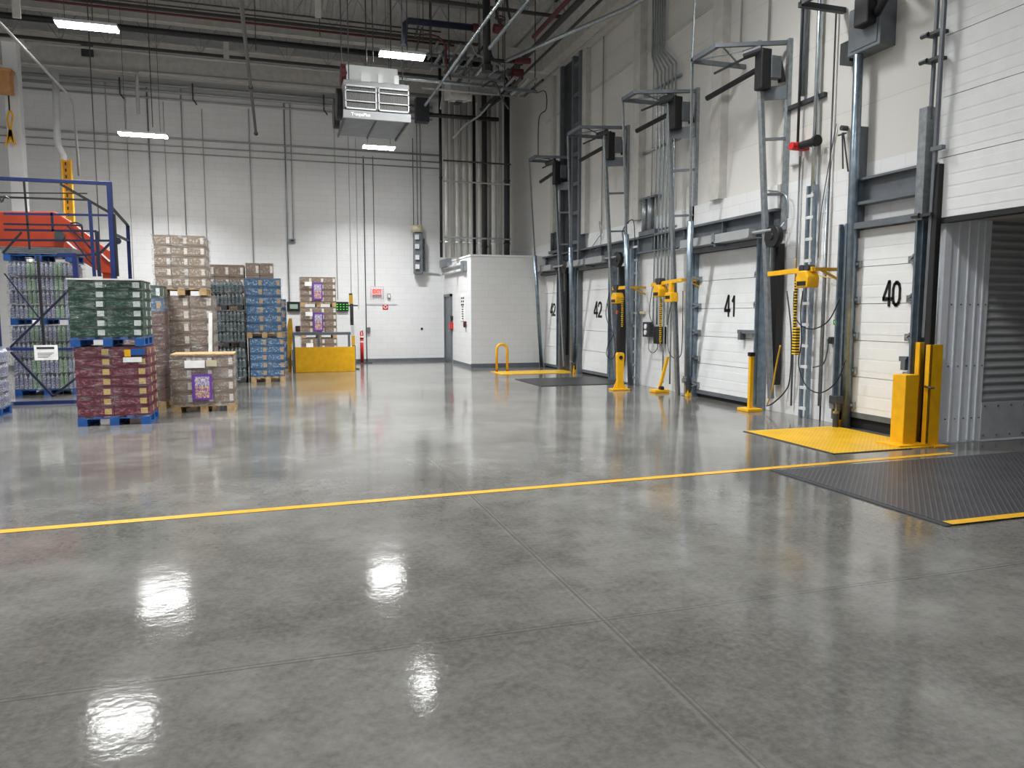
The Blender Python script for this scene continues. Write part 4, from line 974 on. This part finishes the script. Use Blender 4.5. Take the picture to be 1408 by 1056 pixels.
# navy pipe with elbow
a = onY(555, 62, 17.5); b = onY(557, 28, 17.5); c = onY(650, 38, 17.5)
t = thing('sprinkler_pipe', a, 'navy blue pipe with an elbow and red end cap above the light strip', 'pipe')
MB().tube([a, a.lerp(b, .85), b + Vector((.08, 0, 0)), c], .075, 12).build('pipe_run', 'navy', t, smooth=True)
MB().cyl(c, c + Vector((.12, 0, 0)), .1, 14).build('end_cap', 'dark_red', t)
MB().tube([onY(571, 50, 17.3), onY(575, 36, 17.3), onY(580, 38, 17.3), onY(572, 70, 17.3)], .02, 6).build('branch', 'dark_steel', t)
a = onY(668, -40, 17); b = onY(670, 90, 17)
t = thing('sprinkler_pipe', b, 'black vertical drop pipe with flanged foot near the ceiling corner', 'pipe')
MB().cyl(a, b, .09, 14).build('drop', 'black', t, smooth=True)
MB().cyl(b, b - Vector((0, 0, .14)), .13, 14).build('flange', 'black', t)
MB().tube(curve_pts([onY(672, 60, 17), onY(676, 80, 17), onY(690, 84, 17), onY(728, 85, 17)], 4), .045, 10).build('branch', 'black', t, smooth=True)
MB().cyl(onY(708, 83, 16.95), onY(729, 84, 16.95), .07, 10).build('coupling', 'dark_red', t)
def valve(px, py, Y, label, s=1):
    p = onY(px, py, Y); t = thing('pipe_valve', p, label, 'valve', 'red sprinkler valves')
    MB().cyl(p - Vector((.14 * s, 0, 0)), p + Vector((.14 * s, 0, 0)), .1 * s, 12).build('valve_body', 'dark_red', t)
    MB().cyl(p, p + Vector((0, -.05, .22 * s)), .05 * s, 10).build('stem', 'dark_steel', t)
    ring = [p + Vector((.12 * s * math.cos(k * math.pi / 6), -.05, .22 * s + .12 * s * math.sin(k * math.pi / 6) * .4)) for k in range(13)]
    MB().tube(ring, .018 * s, 6).build('handwheel', 'dark_red', t)
valve(687, 40, 16.8, 'red sprinkler valve hanging beside the black drop pipe')
valve(712, 100, 19, 'red sprinkler valve below the cross beam by the ceiling corner')
valve(703, 112, 19.2, 'small dark red valve under the other one at the ceiling corner', .7)
tag(MB().tube(curve_pts([onY(684, -10, 16.5), onY(682, 15, 16.5), onY(688, 35, 16.5)], 5), .03, 6).build('flexible_drop', 'black', smooth=True), 'black flexible hose down to the red valve', 'hose')
tag(MB().tube(curve_pts([onY(696, -10, 16.5), onY(698, 10, 16.5), onY(702, 28, 16.5)], 5), .03, 6).build('flexible_drop', 'black', smooth=True), 'second black flexible hose right of the red valve', 'hose')
# trapeze racks and boxes in the ceiling corner
for i, (px, py, Y, w_, lb) in enumerate(((640, 95, 19.6, 2.0, 'dark trapeze rail above the boxed ceiling unit'), (655, 108, 19.2, 1.6, 'dark trapeze rail just below the drop pipe flange'), (625, 78, 20.3, 1.5, 'dark trapeze rail left of the black drop pipe'), (715, 124, 18.5, .9, 'short trapeze rail near the top of the lattice column'))):
    p = onY(px, py, Y); t = thing('trapeze_hanger', (p.x, Y, p.z), lb, 'hanger', 'trapeze hangers in the ceiling corner')
    MB().box(p.x - w_ / 2, p.x + w_ / 2, Y - .03, Y + .03, p.z - .03, p.z + .03).build('rail', 'grey_steel', t)
    for s_ in (-1, 1): MB().cyl((p.x + s_ * w_ * .45, Y, p.z), (p.x + s_ * w_ * .45, Y, ZT), .014, 6).build('rod', 'pipe_dark', t)
    for k in range(5):
        x_ = p.x - w_ * .4 + k * w_ * .2; MB().cyl((x_, Y - .7, p.z + .08), (x_, Y + .7, p.z + .08), .035 + .01 * (k % 2), 8).build('carried_pipe', ('galv', 'pipe_dark', 'pipe_grey')[k % 3], t)
for (pix, Y, r_, mt, lb) in ((((583, 47), (600, 50), (612, 62), (614, 90), (620, 110)), 19, .025, 'dark_red', 'dark red bent line ending in the ceiling corner'), (((600, 72), (602, 66), (608, 64), (610, 80), (611, 110), (606, 150)), 20.5, .03, 'pipe_grey', 'grey bent conduit left of the boxed ceiling unit'),
        (((640, 60), (650, 64), (655, 75), (668, 80), (690, 92), (700, 110)), 19, .025, 'galv', 'galvanised conduit weaving behind the black drop pipe'), (((663, 120), (675, 112), (684, 118), (690, 135), (700, 150)), 18.5, .025, 'dark_steel', 'dark conduit curving down by the slanted brace bars'),
        (((623, 190), (640, 172), (660, 158), (676, 140)), 20, .03, 'pipe_grey', 'grey slanted pipe crossing the top of the risers'), (((738, 128), (750, 126), (751, 150), (741, 163), (740, 215)), 19.9, .014, 'dark_steel', 'thin jogging wire on the wall beyond the lattice column')):
    tag(MB().tube(curve_pts([onY(x, y, Y) for x, y in pix], 4), r_, 6).build('bent_conduit', mt, smooth=True), lb, 'conduit', 'bent conduits in the ceiling corner')
# hangers: thin rods
for i, (px, py0, py1, Y) in enumerate(((137, 60, 330, 20), (128, 0, 42, 19), (210, 50, 175, 21), (352, 40, 70, 20.5), (440, 0, 50, 19), (504, 0, 85, 16), (513, 0, 85, 16), (538, 0, 45, 17.4), (582, 0, 60, 18), (592, 0, 60, 18), (641, 0, 100, 19), (660, 0, 90, 19), (645, 80, 130, 20), (560, 0, 75, 17))):
    a = onY(px, py0, Y); b = onY(px, py1, Y); z1 = ZT if py0 <= 60 else a.z
    tag(MB().cyl((b.x, Y, b.z), (b.x, Y, z1), .011 if i else .012, 6).build('hanger_rod', 'pipe_dark'), 'thin threaded hanger rod dropping from the roof deck', 'rod', 'ceiling hanger rods')
# pale short hangers seen on the joists
for px, py, Y, lb in ((22, 4, 17, 'pale flat hanger strap at the top left edge'), (311, 68, 22, 'pale hanger strap below the black pipe near the dark overhead pipe'), (437, 8, 19, 'pale hanger strap near the top middle')):
    p = onY(px, py, Y); tag(MB().box(p.x - .07, p.x + .07, Y - .02, Y + .02, p.z - .28, p.z + .28).build('hanger_strap', 'dim_white'), lb, 'strap', 'pale hanger straps')

# ---------------------------------------------------------------- light fixtures
def fixture(c, L, label, lamp=True, energy=270):
    t = thing('light_strip', c, label, 'light', 'LED high bay light strips')
    x, y, z = c
    MB().box(x - L / 2, x + L / 2, y - .16, y + .16, z + .03, z + .09).build('housing', 'white_steel', t, bevel=.01)
    MB().box(x - L / 2 + .02, x + L / 2 - .02, y - .15, y + .15, z, z + .03).build('diffuser', 'lens', t)
    for s in (-1, 1): MB().tube([(x + s * L * .35, y, z + .09), (x + s * L * .35, y, ZT if z < ZT else z + .5)], .006, 5).build('suspension_wire', 'pipe_dark', t)
    l = D.lights.new('led_panel', 'AREA'); l.shape = 'RECTANGLE'; l.size = L; l.size_y = .3; l.energy = energy; l.color = (.985, .995, 1); l.spread = math.radians(125)
    o = D.objects.new('led_panel', l); COL.objects.link(o); o.location = (x, y, z - .02)
    return t
pA = onZ(120, 38, 7.25); pD = onZ(553, 78, 7.2); pB = onY(197, 187, 21.4); pC = onY(521, 204, 21.4)
fixture((pA.x, pA.y, 7.25), 1.12, 'light strip nearest the top left corner of the hall')
fixture((pD.x, pD.y, 7.2), 1.0, 'light strip just above the suspended unit cooler')
fixture((pB.x, 21.4, pB.z), 1.15, 'rear light strip over the stacked pallets')
fixture((pC.x, 21.4, pC.z), .9, 'rear light strip seen below the unit cooler')

# the same rows continue over the near floor; last strip added to brighten doors
for i, (x, y, e) in enumerate(((-3.4, 11.3, 400), (2.85, 11.0, 370), (-3.4, 5.6, 190), (2.85, 5.2, 150), (-3.4, 0, 90), (2.85, -.6, 60), (-9.5, 15, 260), (-9.5, 8, 200), (5.4, 9.4, 70))):
    fixture((x, y, 7.2), 1.2, 'light strip over the near floor, ' + ['left row by the pallets', 'right row in front of the unit cooler', 'left row above the yellow floor line', 'right row above the yellow floor line', 'left row over the nearest floor', 'right row over the nearest floor', 'outer row beside the blue frame', 'outer row at the near end', 'unseen strip added to brighten the dock doors'][i], energy=e)

# ---------------------------------------------------------------- unit cooler (suspended)
x0, x1, y0, y1 = 1.22, 2.36, 13.5, 15.05
t = thing('unit_cooler', ((x0 + x1) / 2, y0, 5.0), 'suspended grey unit cooler with twin finned grilles hanging from the ceiling', 'air unit')
MB().box(x0, x1, y0 + .02, y1, 5.02, 5.62).build('casing', 'casing_grey', t, bevel=.01)
MB().box(x0 - .02, x1 + .02, y0 - .03, y0 + .02, 4.96, 5.1).build('front_lip', 'casing_grey', t, bevel=.008)
for k in range(2):
    a = x0 + .02 + k * .57; b = a + .54
    g = MB().box(a, b, y0 - .03, y0 + .01, 5.12, 5.145).box(a, b, y0 - .03, y0 + .01, 5.5, 5.525).box(a, a + .02, y0 - .03, y0 + .01, 5.12, 5.52).box(b - .02, b, y0 - .03, y0 + .01, 5.12, 5.52).box(a, b, y0 - .03, y0 - .01, 5.25, 5.265).box(a, b, y0 - .03, y0 - .01, 5.42, 5.435)
    f = g.build('grille', 'white_steel', t)
    MB().box(a + .02, b - .02, y0 - .005, y0 + .018, 5.14, 5.5).build('fin_coil', 'fins', f)
    MB().box(a, b, y0 + .04, y1 - .05, 5.0, 5.02).build('drain_pan', 'grey_steel', t)
m = MB()
for s in (x0 + .0, x1 - .03):
    m.box(s, s + .03, y0, y1, 4.97, 5.02)
m.box((x0 + x1) / 2 - .015, (x0 + x1) / 2 + .015, y0, y1, 4.985, 5.0); m.build('pan_rail', 'dark_steel', t)
for yy in (y0 + .45, y0 + 1.1):
    MB().cyl((x0 - .01, yy, 5.3), (x0 - .1, yy, 5.3), .27, 24).build('fan_guard', 'black', t)
MB().box(x0 + .08, x1 - .14, y0 + .35, y0 + .75, 5.7, 5.98).build('header_duct', 'white_paint', t, bevel=.02)
MB().cyl((x0 + .1, y0 + .55, 5.83), (x0 + .0, y0 + .55, 5.83), .2, 18).build('duct_fan', 'dark_red', t)
for bx in (x0 + .3, x0 + .6, x0 + .88): MB().box(bx, bx + (.16 if bx < x0 + .4 else .08), y0 + .02, y0 + .06, 5.6, 5.76).build('mount_plate', 'white_paint', t)
MB().box(x0 + .55, x0 + .7, y0 + .03, y0 + .2, 5.52, 5.62).box(x0 + .9, x0 + 1.1, y0 + .03, y0 + .2, 5.5, 5.62).build('terminal_box', 'black', t)
for s in (x0 + .1, x1 - .1):
    for yy in (y0 + .1, y1 - .1): MB().cyl((s, yy, 5.6), (s, yy, ZT), .01, 6).build('hanger', 'dark_steel', t)
text_mesh('maker_lettering', 'TempaPlus', .075, 'paper', t, face_negy(Vector((x0 + .28, y0 - .034, 5.03))), 1, .003, .001)

# ================================================================ PALLET LOADS
def pallet(t, w, dth, mat, z=0):
    m = MB(); n = 5
    for i in range(n):
        a = i * (w - .1) / (n - 1); m.box(a, a + .1, 0, dth, z + .11, z + .13)
    for yy in (0, dth / 2 - .04, dth - .08): m.box(0, w, yy, yy + .08, z + .095, z + .11)
    for a in (0, w / 2 - .06, w - .12):
        for yy in (0, dth / 2 - .05, dth - .1): m.box(a, a + .12, yy, yy + .1, z + .02, z + .095)
        m.box(a, a + .12, 0, dth, z, z + .02)
    return m.build('pallet', mat, t, origin=(0, 0, 0))
def wrap(t, w, dth, z0, z1, mat='wrap', pad=.012, bulge=.02):
    rnd = random.Random(int(w * 1000 + z1 * 77)); m = MB(); nx, nz, ny = 8, 9, 6; ring = []
    per = [(i / nx * w, 0) for i in range(nx)] + [(w, j / ny * dth) for j in range(ny)] + [(w - i / nx * w, dth) for i in range(nx)] + [(0, dth - j / ny * dth) for j in range(ny)]
    P = len(per); vs = []
    for k in range(nz + 1):
        for (x, y) in per:
            cx, cy = w / 2, dth / 2; s = pad + rnd.random() * bulge * (0 if k in (0,) else 1)
            dx = (1 if x >= w - 1e-6 else -1 if x <= 1e-6 else 0); dy = (1 if y >= dth - 1e-6 else -1 if y <= 1e-6 else 0)
            vs.append((x + dx * s, y + dy * s, z0 + (z1 - z0) * k / nz + (rnd.random() - .5) * .01))
    fs = [(k * P + j, k * P + (j + 1) % P, (k + 1) * P + (j + 1) % P, (k + 1) * P + j) for k in range(nz) for j in range(P)]
    m.add(vs, fs)
    return m.build('stretch_wrap', mat, t, origin=(0, 0, 0), smooth=True)
UNIT = {}
def unit(kind, w, dth, h):
    key = (kind, round(w, 3), round(dth, 3), round(h, 3))
    if key in UNIT: return UNIT[key]
    m = MB()
    if kind.startswith('bottle'):
        nx = max(2, round(w / .075)); ny = max(2, round(dth / .075)); r = w / nx / 2 * .96; 
        for i in range(nx):
            for j in range(ny):
                if 0 < i < nx - 1 and 0 < j < ny - 1: continue
                cx = (i + .5) * w / nx; cy = (j + .5) * dth / ny
                m.tube([(cx, cy, 0), (cx, cy, h * .66), (cx, cy, h * .82), (cx, cy, h * .86), (cx, cy, h * .96)], [r, r, r * .55, r * .38, r * .38], 7)
        m.box(.004, w - .004, .004, dth - .004, 0, .012)
    else:
        m.box(.003, w - .003, .003, dth - .003, .002, h - .002)
        m.box(.0, w, dth / 2 - .025, dth / 2 + .025, h - .002, h)
    me = m.build('tmp', kind, origin=(0, 0, 0)); mesh = me.data; D.objects.remove(me); UNIT[key] = mesh
    return mesh
def load(loc, w, dth, h, kind, nx, ny, nz, label, pmat='pallet_wood', z0=0, wr='wrap_light', kinds=None, group=None, pal=True, top=None, cat='pallet load', rot=0, nm='pallet_load'):
    """loc = front left bottom corner"""
    t = thing(nm, (0, 0, 0), label, cat, group)
    zb = .13 if pal else 0
    if pal: pallet(t, w, dth, pmat)
    hh = (h - zb) / nz; bw, bd = w / nx, dth / ny
    rnd = random.Random(hash(label) % 1000 if False else len(label) * 31)
    for k in range(nz):
        kd = kinds[k] if kinds else kind
        me = unit(kd, bw, bd, hh)
        for i in range(nx):
            for j in range(ny):
                if 0 < i < nx - 1 and 0 < j < ny - 1: continue
                o = D.objects.new('bottle_pack' if kd.startswith('bottle') else 'carton', me); COL.objects.link(o); o.parent = t
                o.location = (i * bw + (rnd.random() - .5) * .008, j * bd + (rnd.random() - .5) * .008, zb + k * hh)
    if wr: wrap(t, w, dth, zb - .03, h + .005, wr)
    if top: MB().box(-.01, w + .01, -.01, dth + .01, h, h + .02).build('top_sheet', top, t, origin=(0, 0, 0))
    t.location = (loc[0], loc[1], z0); t.rotation_euler = (0, 0, rot)
    return t
def place_poster(t, x0, x1, z0, z1, mat='poster', nm='poster'):
    return MB().box(x0, x1, -.035, -.03, z0, z1).build(nm, mat, t, origin=(0, 0, 0))
G = 'shrink-wrapped pallet loads of goods'
# crimson + green (nearest)
t = load((-2.71, 11.7), .93, .8, 1.12, 'c_crimson', 2, 2, 7, 'wrapped load of crimson cartons on a blue pallet, under the green load', 'pallet_blue', group=G)
place_poster(t, .64, .72, .98, 1.08, 'yellow', 'tag_label'); place_poster(t, .72, .9, 1.0, 1.09, 'pallet_blue', 'blue_panel'); place_poster(t, .62, .86, .9, .97, 'paper', 'shipping_label')
t = load((-2.74, 11.68), .93, .8, .93, 'c_green', 2, 2, 6, 'wrapped load of dark green cartons on a blue pallet, topping the crimson load', 'pallet_blue', z0=1.125, group=G, top='paper')
# behind crimson: brown/crimson tall
t = load((-2.42, 13.45), .62, .7, 2.05, 'c_brown', 2, 2, 9, 'tall narrow wrapped load of dark brown cartons behind the crimson load', 'pallet_wood', group=G, wr='wrap_heavy', kinds=['c_brown'] * 7 + ['c_blue', 'c_green'])
# tall kraft tower
t = load((-1.83, 14.2), .75, .9, 1.9, 'c_kraft2', 2, 2, 8, 'wrapped brown carton load with white corner board, under the tallest tower load', 'pallet_wood', group=G, wr='wrap_heavy')
MB().bar((.68, -.05, .5), (.72, -.05, 1.6), .06, .02).build('corner_board', 'paper', t, origin=(0, 0, 0))
t = load((-1.98, 14.15), .82, .9, 1.03, 'c_kraft', 3, 2, 5, 'topmost wrapped brown carton load of the tallest tower', 'pallet_wood', z0=1.905, group=G, wr='wrap_heavy')
# low kraft pallet with purple poster
t = load((-1.62, 12.85), .93, .75, .92, 'c_kraft2', 3, 2, 4, 'low wrapped grey-brown load with a purple and yellow poster on its front', 'pallet_wood', group=G, wr='wrap_heavy', top='pallet_wood')
place_poster(t, .3, .6, .2, .62)
place_poster(t, .2, .5, .72, .84, 'paper', 'shipping_label'); place_poster(t, .52, .68, .74, .84, 'beige', 'tag_label')
# dark bottle stacks
yk = 17.95
ow = .8
t = load((-1.5, yk), ow, .9, .82, 'bottle_dark', 2, 2, 3, 'wrapped load of dark bottle packs on the floor, lowest of its stack', 'dark_steel', group=G)
t = load((-1.5, yk), ow, .9, .83, 'bottle_dark', 2, 2, 3, 'wrapped load of dark bottle packs in the middle of its stack', 'dark_steel', z0=.825, group=G)
t = load((-1.52, yk), ow, .9, .66, 'bottle_dark', 2, 2, 2, 'wrapped load of dark bottle packs topping its stack', 'dark_steel', z0=1.66, group=G)
t = load((-1.72, yk + 1.3), 1.0, .9, 2.75, 'c_kraft2', 3, 2, 9, 'tall brown carton load standing behind the dark bottle stack', 'pallet_wood', group=G)
t = load((-.68, yk + 1.3), .64, .9, 2.8, 'c_kraft2', 2, 2, 9, 'tall brown carton load standing behind the blue carton stack', 'pallet_wood', group=G)
# blue
t = load((-.6, 18.0), .76, .9, 1.02, 'c_blue', 2, 2, 5, 'wrapped load of light blue cartons standing on the floor', 'pallet_wood', group=G)
t = load((-.66, 18.0), .78, .9, 1.36, 'c_blue', 2, 2, 6, 'wrapped load of light blue cartons stacked on the other blue load', 'pallet_wood', z0=1.025, group=G)
t = load((-.35, 20.3), .6, .8, 1.95, 'c_blue', 1, 2, 7, 'narrow blue carton load peeking out behind the blue stack', 'pallet_wood', group=G)
# rack area loads behind the blue cage
yr = 16.45
for (zz, h, lb) in ((0, 1.36, 'wrapped load of violet and green bottle packs on the floor inside the blue frame'), (1.365, 1.22, 'wrapped load of violet and green bottle packs, upper one inside the blue frame')):
    t = thing('pallet_load', (0, 0, 0), lb, 'pallet load', G); w, dth = 1.1, .9
    pallet(t, w, dth, 'pallet_blue'); nz = 4; hh = (h - .13) / nz
    ws = (.3, .16, .3, .16, .16)
    for k in range(nz):
        x = 0
        for i, ww in enumerate(ws):
            kd = 'bottle_green' if i in (1, 3) else 'bottle_violet'
            for j in range(2):
                o = D.objects.new('bottle_pack', unit(kd, ww, .45, hh)); COL.objects.link(o); o.parent = t; o.location = (x, j * .45, .13 + k * hh)
            x += ww
    wrap(t, w, dth, .12, h, 'wrap'); t.location = (-4.85, yr, zz)
t = thing('empty_pallet', (-4.9, yr, 2.59), 'empty blue pallet under grey sheets atop the bottle loads', 'pallet')
t.location = (0, 0, 0); pallet(t, 1.15, .95, 'pallet_blue'); m = MB()
for i in range(6): m.box(-.02 - i * .002, 1.17, -.02, .96, .132 + i * .022, .148 + i * .022)
m.build('slip_sheet', 'galv', t, origin=(0, 0, 0)); t.location = (-4.9, yr, 2.59)
t = load((-6.1, 15.6), 1.05, .9, 2.6, 'bottle_violet', 3, 2, 8, 'tall wrapped bottle load half hidden at the left edge behind the blue frame', 'pallet_blue', group=G)
# left edge load
t = load((-5.04, 12.85), .93, .9, 1.06, 'bottle_violet', 2, 2, 4, 'grey-blue wrapped load on a blue pallet cut by the left picture edge', 'pallet_blue', group=G, wr='wrap_heavy')
# loads at the lift
for zz, h, lb in ((0, .86, 'lowest'), (.865, .9, 'middle'), (1.77, .86, 'topmost')):
    t = load((.68, 22.4), 1.0, .9, h, 'c_kraft2', 3, 2, 4, '%s wrapped brown carton load of the stack behind the yellow barrier plate' % lb, 'pallet_wood', z0=zz, group=G)
    if zz: place_poster(t, .34, .62, .2, h - .16)
    place_poster(t, .12, .32, h - .26, h - .14, 'paper', 'shipping_label')

# ================================================================ blue work platform frame
Yp = 14.8
def pp(x, y, Y=Yp): return onY(x, y, Y)
t = thing('work_platform', (-3.6, Yp, 0), 'blue steel work platform frame with guard rails and cross braces', 'platform')
xr = -2.72; xl = -6.4; yb2 = 16.3
zt = pp(75, 249).z
MB().box(xl, xr, Yp - .03, Yp + .03, zt - .03, zt + .03).build('top_rail', 'blue', t, bevel=.005)
MB().box(xr - .05, xr + .03, Yp - .04, Yp + .04, 0, zt + .03).build('corner_post', 'blue', t, bevel=.005)
MB().box(xr - .03, xr + .03, yb2 - .03, yb2 + .03, 0, 3.3).build('corner_post', 'blue', t, bevel=.005)
MB().box(-4.62, -4.52, Yp - .04, Yp + .04, 0, 2.55).build('corner_post', 'blue', t, bevel=.005)
for (a, b, w, mt) in (((0, 265), (120, 266), .02, 'black'), ((0, 271), (122, 275), .03, 'black'), ((5, 294), (148, 296), .035, 'blue'), ((5, 308), (112, 310), .03, 'navy'),
                      ((6, 316), (133, 318), .035, 'navy'), ((-20, 330), (160, 331), .035, 'navy'), ((80, 351), (105, 351), .07, 'blue'), ((105, 351), (136, 350), .035, 'navy')):
    MB().bar(pp(*a), pp(*b), w).build('guard_rail', mt, t)
for (a, b, w, mt) in (((123, 276), (130, 380), .05, 'blue'), ((133, 318), (137, 380), .055, 'navy'), ((71, 292), (73, 318), .035, 'navy'), ((33, 250), (41, 343), .03, 'black'), ((157, 295), (162, 380), .04, 'black'),
                      ((83, 253), (157, 296), .045, 'black'), ((30, 319), (4, 348), .03, 'black'), ((92, 310), (130, 345), .025, 'navy'), ((100, 330), (128, 365), .025, 'navy'), ((153, 333), (138, 348), .04, 'navy'),
                      ((103, 352), (105, 382), .08, 'blue'), ((52, 352), (61, 479), .04, 'black'), ((6, 376), (53, 436), .02, 'navy'), ((14, 478), (97, 397), .035, 'navy'), ((15, 484), (73, 545), .035, 'navy'), ((73, 545), (106, 519), .035, 'navy')):
    MB().bar(pp(*a), pp(*b), w).build('brace', mt, t)
MB().bar(pp(-40, 480), pp(108, 480), .05).build('mid_rail', 'blue', t)
MB().bar((xl, Yp, .03), (xr, Yp, .03), .05, .06).bar((xr, Yp, .03), (xr, yb2, .03), .05, .06).build('floor_rail', 'blue', t)
MB().bar((xr, Yp, 3.0), (xr, yb2, 3.0), .04).bar((xr, Yp, zt - .4), (xr, yb2, 3.3), .04).build('side_rail', 'navy', t)
q = pp(161, 331); MB().cyl(q, q + Vector((0, .06, 0)), .06, 12).build('end_knob', 'navy', t)
q = pp(64, 484, Yp - .03)
MB().box(q.x - .18, q.x + .18, Yp - .06, Yp - .045, q.z - .14, q.z + .12).build('paper_sign', 'paper', t)
m = MB()
for i in range(4): m.box(q.x - .13, q.x + .12 - .03 * i, Yp - .063, Yp - .06, q.z - .02 - .025 * i, q.z - .012 - .025 * i)
m.box(q.x - .14, q.x + .13, Yp - .063, Yp - .06, q.z + .05, q.z + .09); m.build('sign_print', 'ink_grey', t)
# chain at left
tag(MB().tube(curve_pts([pp(-3, 262, Yp - .08), pp(2, 278, Yp - .08), pp(6, 270, Yp - .08), pp(12, 273, Yp - .08)], 4), .015, 6).build('safety_chain', 'dark_steel'), 'short dark safety chain hooked on the upper platform rail', 'chain')

# ================================================================ orange boom
Yo = 18.3
P = lambda x, y: (onY(x, y, Yo).x, onY(x, y, Yo).z)
t = thing('boom_lift', (-4.2, Yo, 0), 'orange-red cranked boom arm of a lift standing behind the blue platform', 'boom lift')
a0, a1 = P(-60, 293), P(78, 292); 
poly = [P(-60, 342), P(-60, 292), P(78, 292), P(100, 306), P(138, 335), P(158, 350), P(161, 378), P(142, 376), P(118, 362), P(88, 341)]
MB().prism(poly, 'Y', Yo - .14, Yo + .14).build('upper_arm', 'orange', t, bevel=.02)
q0 = P(158, 350); q1 = P(142, 372)
MB().prism([(q0[0], q0[1]), (q0[0] + .04, .6), (q1[0] + .02, .6), (q1[0], q1[1])], 'Y', Yo - .12, Yo + .12).build('lower_arm', 'orange', t, bevel=.02)
MB().box(q1[0] - 1.4, q1[0] + .45, Yo - .5, Yo + .5, .25, .62).build('chassis', 'orange', t, bevel=.04)
for s in (-1, 1):
    for x in (q1[0] - 1.1, q1[0] + .15): MB().cyl((x, Yo + s * .42, .26), (x, Yo + s * .56, .26), .26, 20).build('wheel', 'rubber', t, smooth=True)
c = P(85, 325); MB().cyl((c[0], Yo - .2, c[1]), (c[0], Yo + .2, c[1]), .1, 16).build('pivot_pin', 'dark_steel', t)
MB().bar((P(95, 333)[0], Yo - .18, P(95, 333)[1]), (P(112, 348)[0], Yo - .18, P(112, 348)[1]), .03).bar((P(142, 350)[0], Yo - .15, P(142, 350)[1]), (P(153, 360)[0], Yo - .15, P(153, 360)[1]), .03).build('edge_stripe', 'white_paint', t)
MB().tube(curve_pts([(P(100, 308)[0], Yo - .17, P(100, 308)[1]), (P(115, 312)[0], Yo - .22, P(115, 310)[1]), (P(118, 330)[0], Yo - .2, P(120, 330)[1]), (P(135, 350)[0], Yo - .18, P(135, 350)[1])], 5), .02, 6).build('hydraulic_hose', 'black', t)

# ================================================================ dock lift barrier
x0, x1, yq = .45, 2.02, 20.65
t = thing('barrier_gate', ((x0 + x1) / 2, yq, 0), 'yellow barrier plate with grey tube frame in front of the stacked brown loads', 'barrier')
MB().box(x0, x1, yq - .03, yq, 0.0, .68).build('barrier_plate', 'yellow', t, bevel=.006)
m = MB().box(x0 - .06, x1 - .1, yq, yq + .06, 1.0, 1.08)
for x in (x0 - .06, (x0 + x1) / 2 - .2, x1 - .18): m.box(x, x + .06, yq, yq + .06, 0, 1.0)
m.build('frame', 'grey_steel', t, bevel=.004)
# yellow side arm
a = onY(398, 440, 21.3)
t = thing('lift_column', (.28, 21.2, 0), 'bent yellow and grey steel lift column left of the barrier plate', 'column')
MB().prism([(.2, 0), (.36, 0), (.37, .5), (.42, 1.1), (.40, 1.45), (.32, 1.45), (.24, 1.1)], 'Y', 21.15, 21.3).build('yellow_arm', 'yellow_dark', t, bevel=.01)
MB().box(.38, .46, 21.0, 21.1, 0, .6).build('grey_leg', 'grey_steel', t)
tag(MB().prism([(.0, 0), (.22, 0), (.22, .75), (.0, .75)], 'Y', 22.2, 22.5).build('steel_cabinet', 'yellow_dark', bevel=.01), 'low mustard yellow cabinet between the blue stack and the barrier', 'cabinet')
# boom gate post
t = thing('gate_arm', (2.1, 21.4, 0), 'raised yellow and black gate arm right of the stacked brown loads', 'gate arm')
for z0, z1, mt in ((0, .68, 'grey_steel'), (.68, .95, 'yellow_post'), (.95, 1.25, 'white_steel'), (1.25, 1.85, 'dark_steel'), (1.85, 2.1, 'yellow_post'), (2.1, 2.14, 'black')):
    x = 2.08 - .035 * (z0 + z1) / 2
    MB().box(x - .045, x + .045, 21.36, 21.44, z0, z1).build('arm_segment', mt, t, bevel=.004)
MB().box(1.93, 2.2, 21.38, 21.42, 1.78, 1.82).box(1.98, 2.02, 21.36, 21.44, 1.35, 1.42).build('bracket', 'dark_steel', t)
MB().box(1.98, 2.2, 21.28, 21.52, 0, .03).build('base_plate', 'dark_steel', t)
# red bollard
rx = 2.57; ry = 24.0
t = thing('red_post', (rx, ry, 0), 'slim red post with white and black bands on a dark base plate', 'post')
MB().cyl((rx, ry, .02), (rx, ry, .9), .055, 14).build('shaft', 'red', t, smooth=True)
MB().tube([(rx - .04, ry, .9), (rx - .03, ry, 1.0), (rx + .02, ry, 1.04), (rx + .04, ry, .9)], .02, 8).build('handle_loop', 'red', t)
for z, mt in ((.66, 'paper'), (.76, 'black'), (.82, 'paper')): MB().cyl((rx, ry, z), (rx, ry, z + .04), .058, 14).build('band', mt, t)
MB().box(rx - .15, rx + .3, ry - .15, ry + .15, 0, .025).build('base_plate', 'dark_steel', t)

# ================================================================ camera, world, render look
cam = D.cameras.new('camera'); cam.sensor_width = 36; cam.lens = F / 1408 * 36; cam.clip_end = 200
co = D.objects.new('camera', cam); COL.objects.link(co)
co.location = (0, 0, CAMZ)
R = Matrix((RT, UPV, -FW)).transposed()
co.rotation_euler = R.to_euler()
sc = bpy.context.scene; sc.camera = co
w = D.worlds.new('hall_ambient'); w.use_nodes = True; sc.world = w
w.node_tree.nodes['Background'].inputs[0].default_value = (.9, .95, 1, 1); w.node_tree.nodes['Background'].inputs[1].default_value = .35
sc.view_settings.view_transform = 'Standard'
sc.view_settings.look = 'None'
sc.view_settings.exposure = -.14
sc.cycles.use_denoising = True
sc.cycles.max_bounces = 8; sc.cycles.transparent_max_bounces = 12
sc.cycles.sample_clamp_indirect = 6
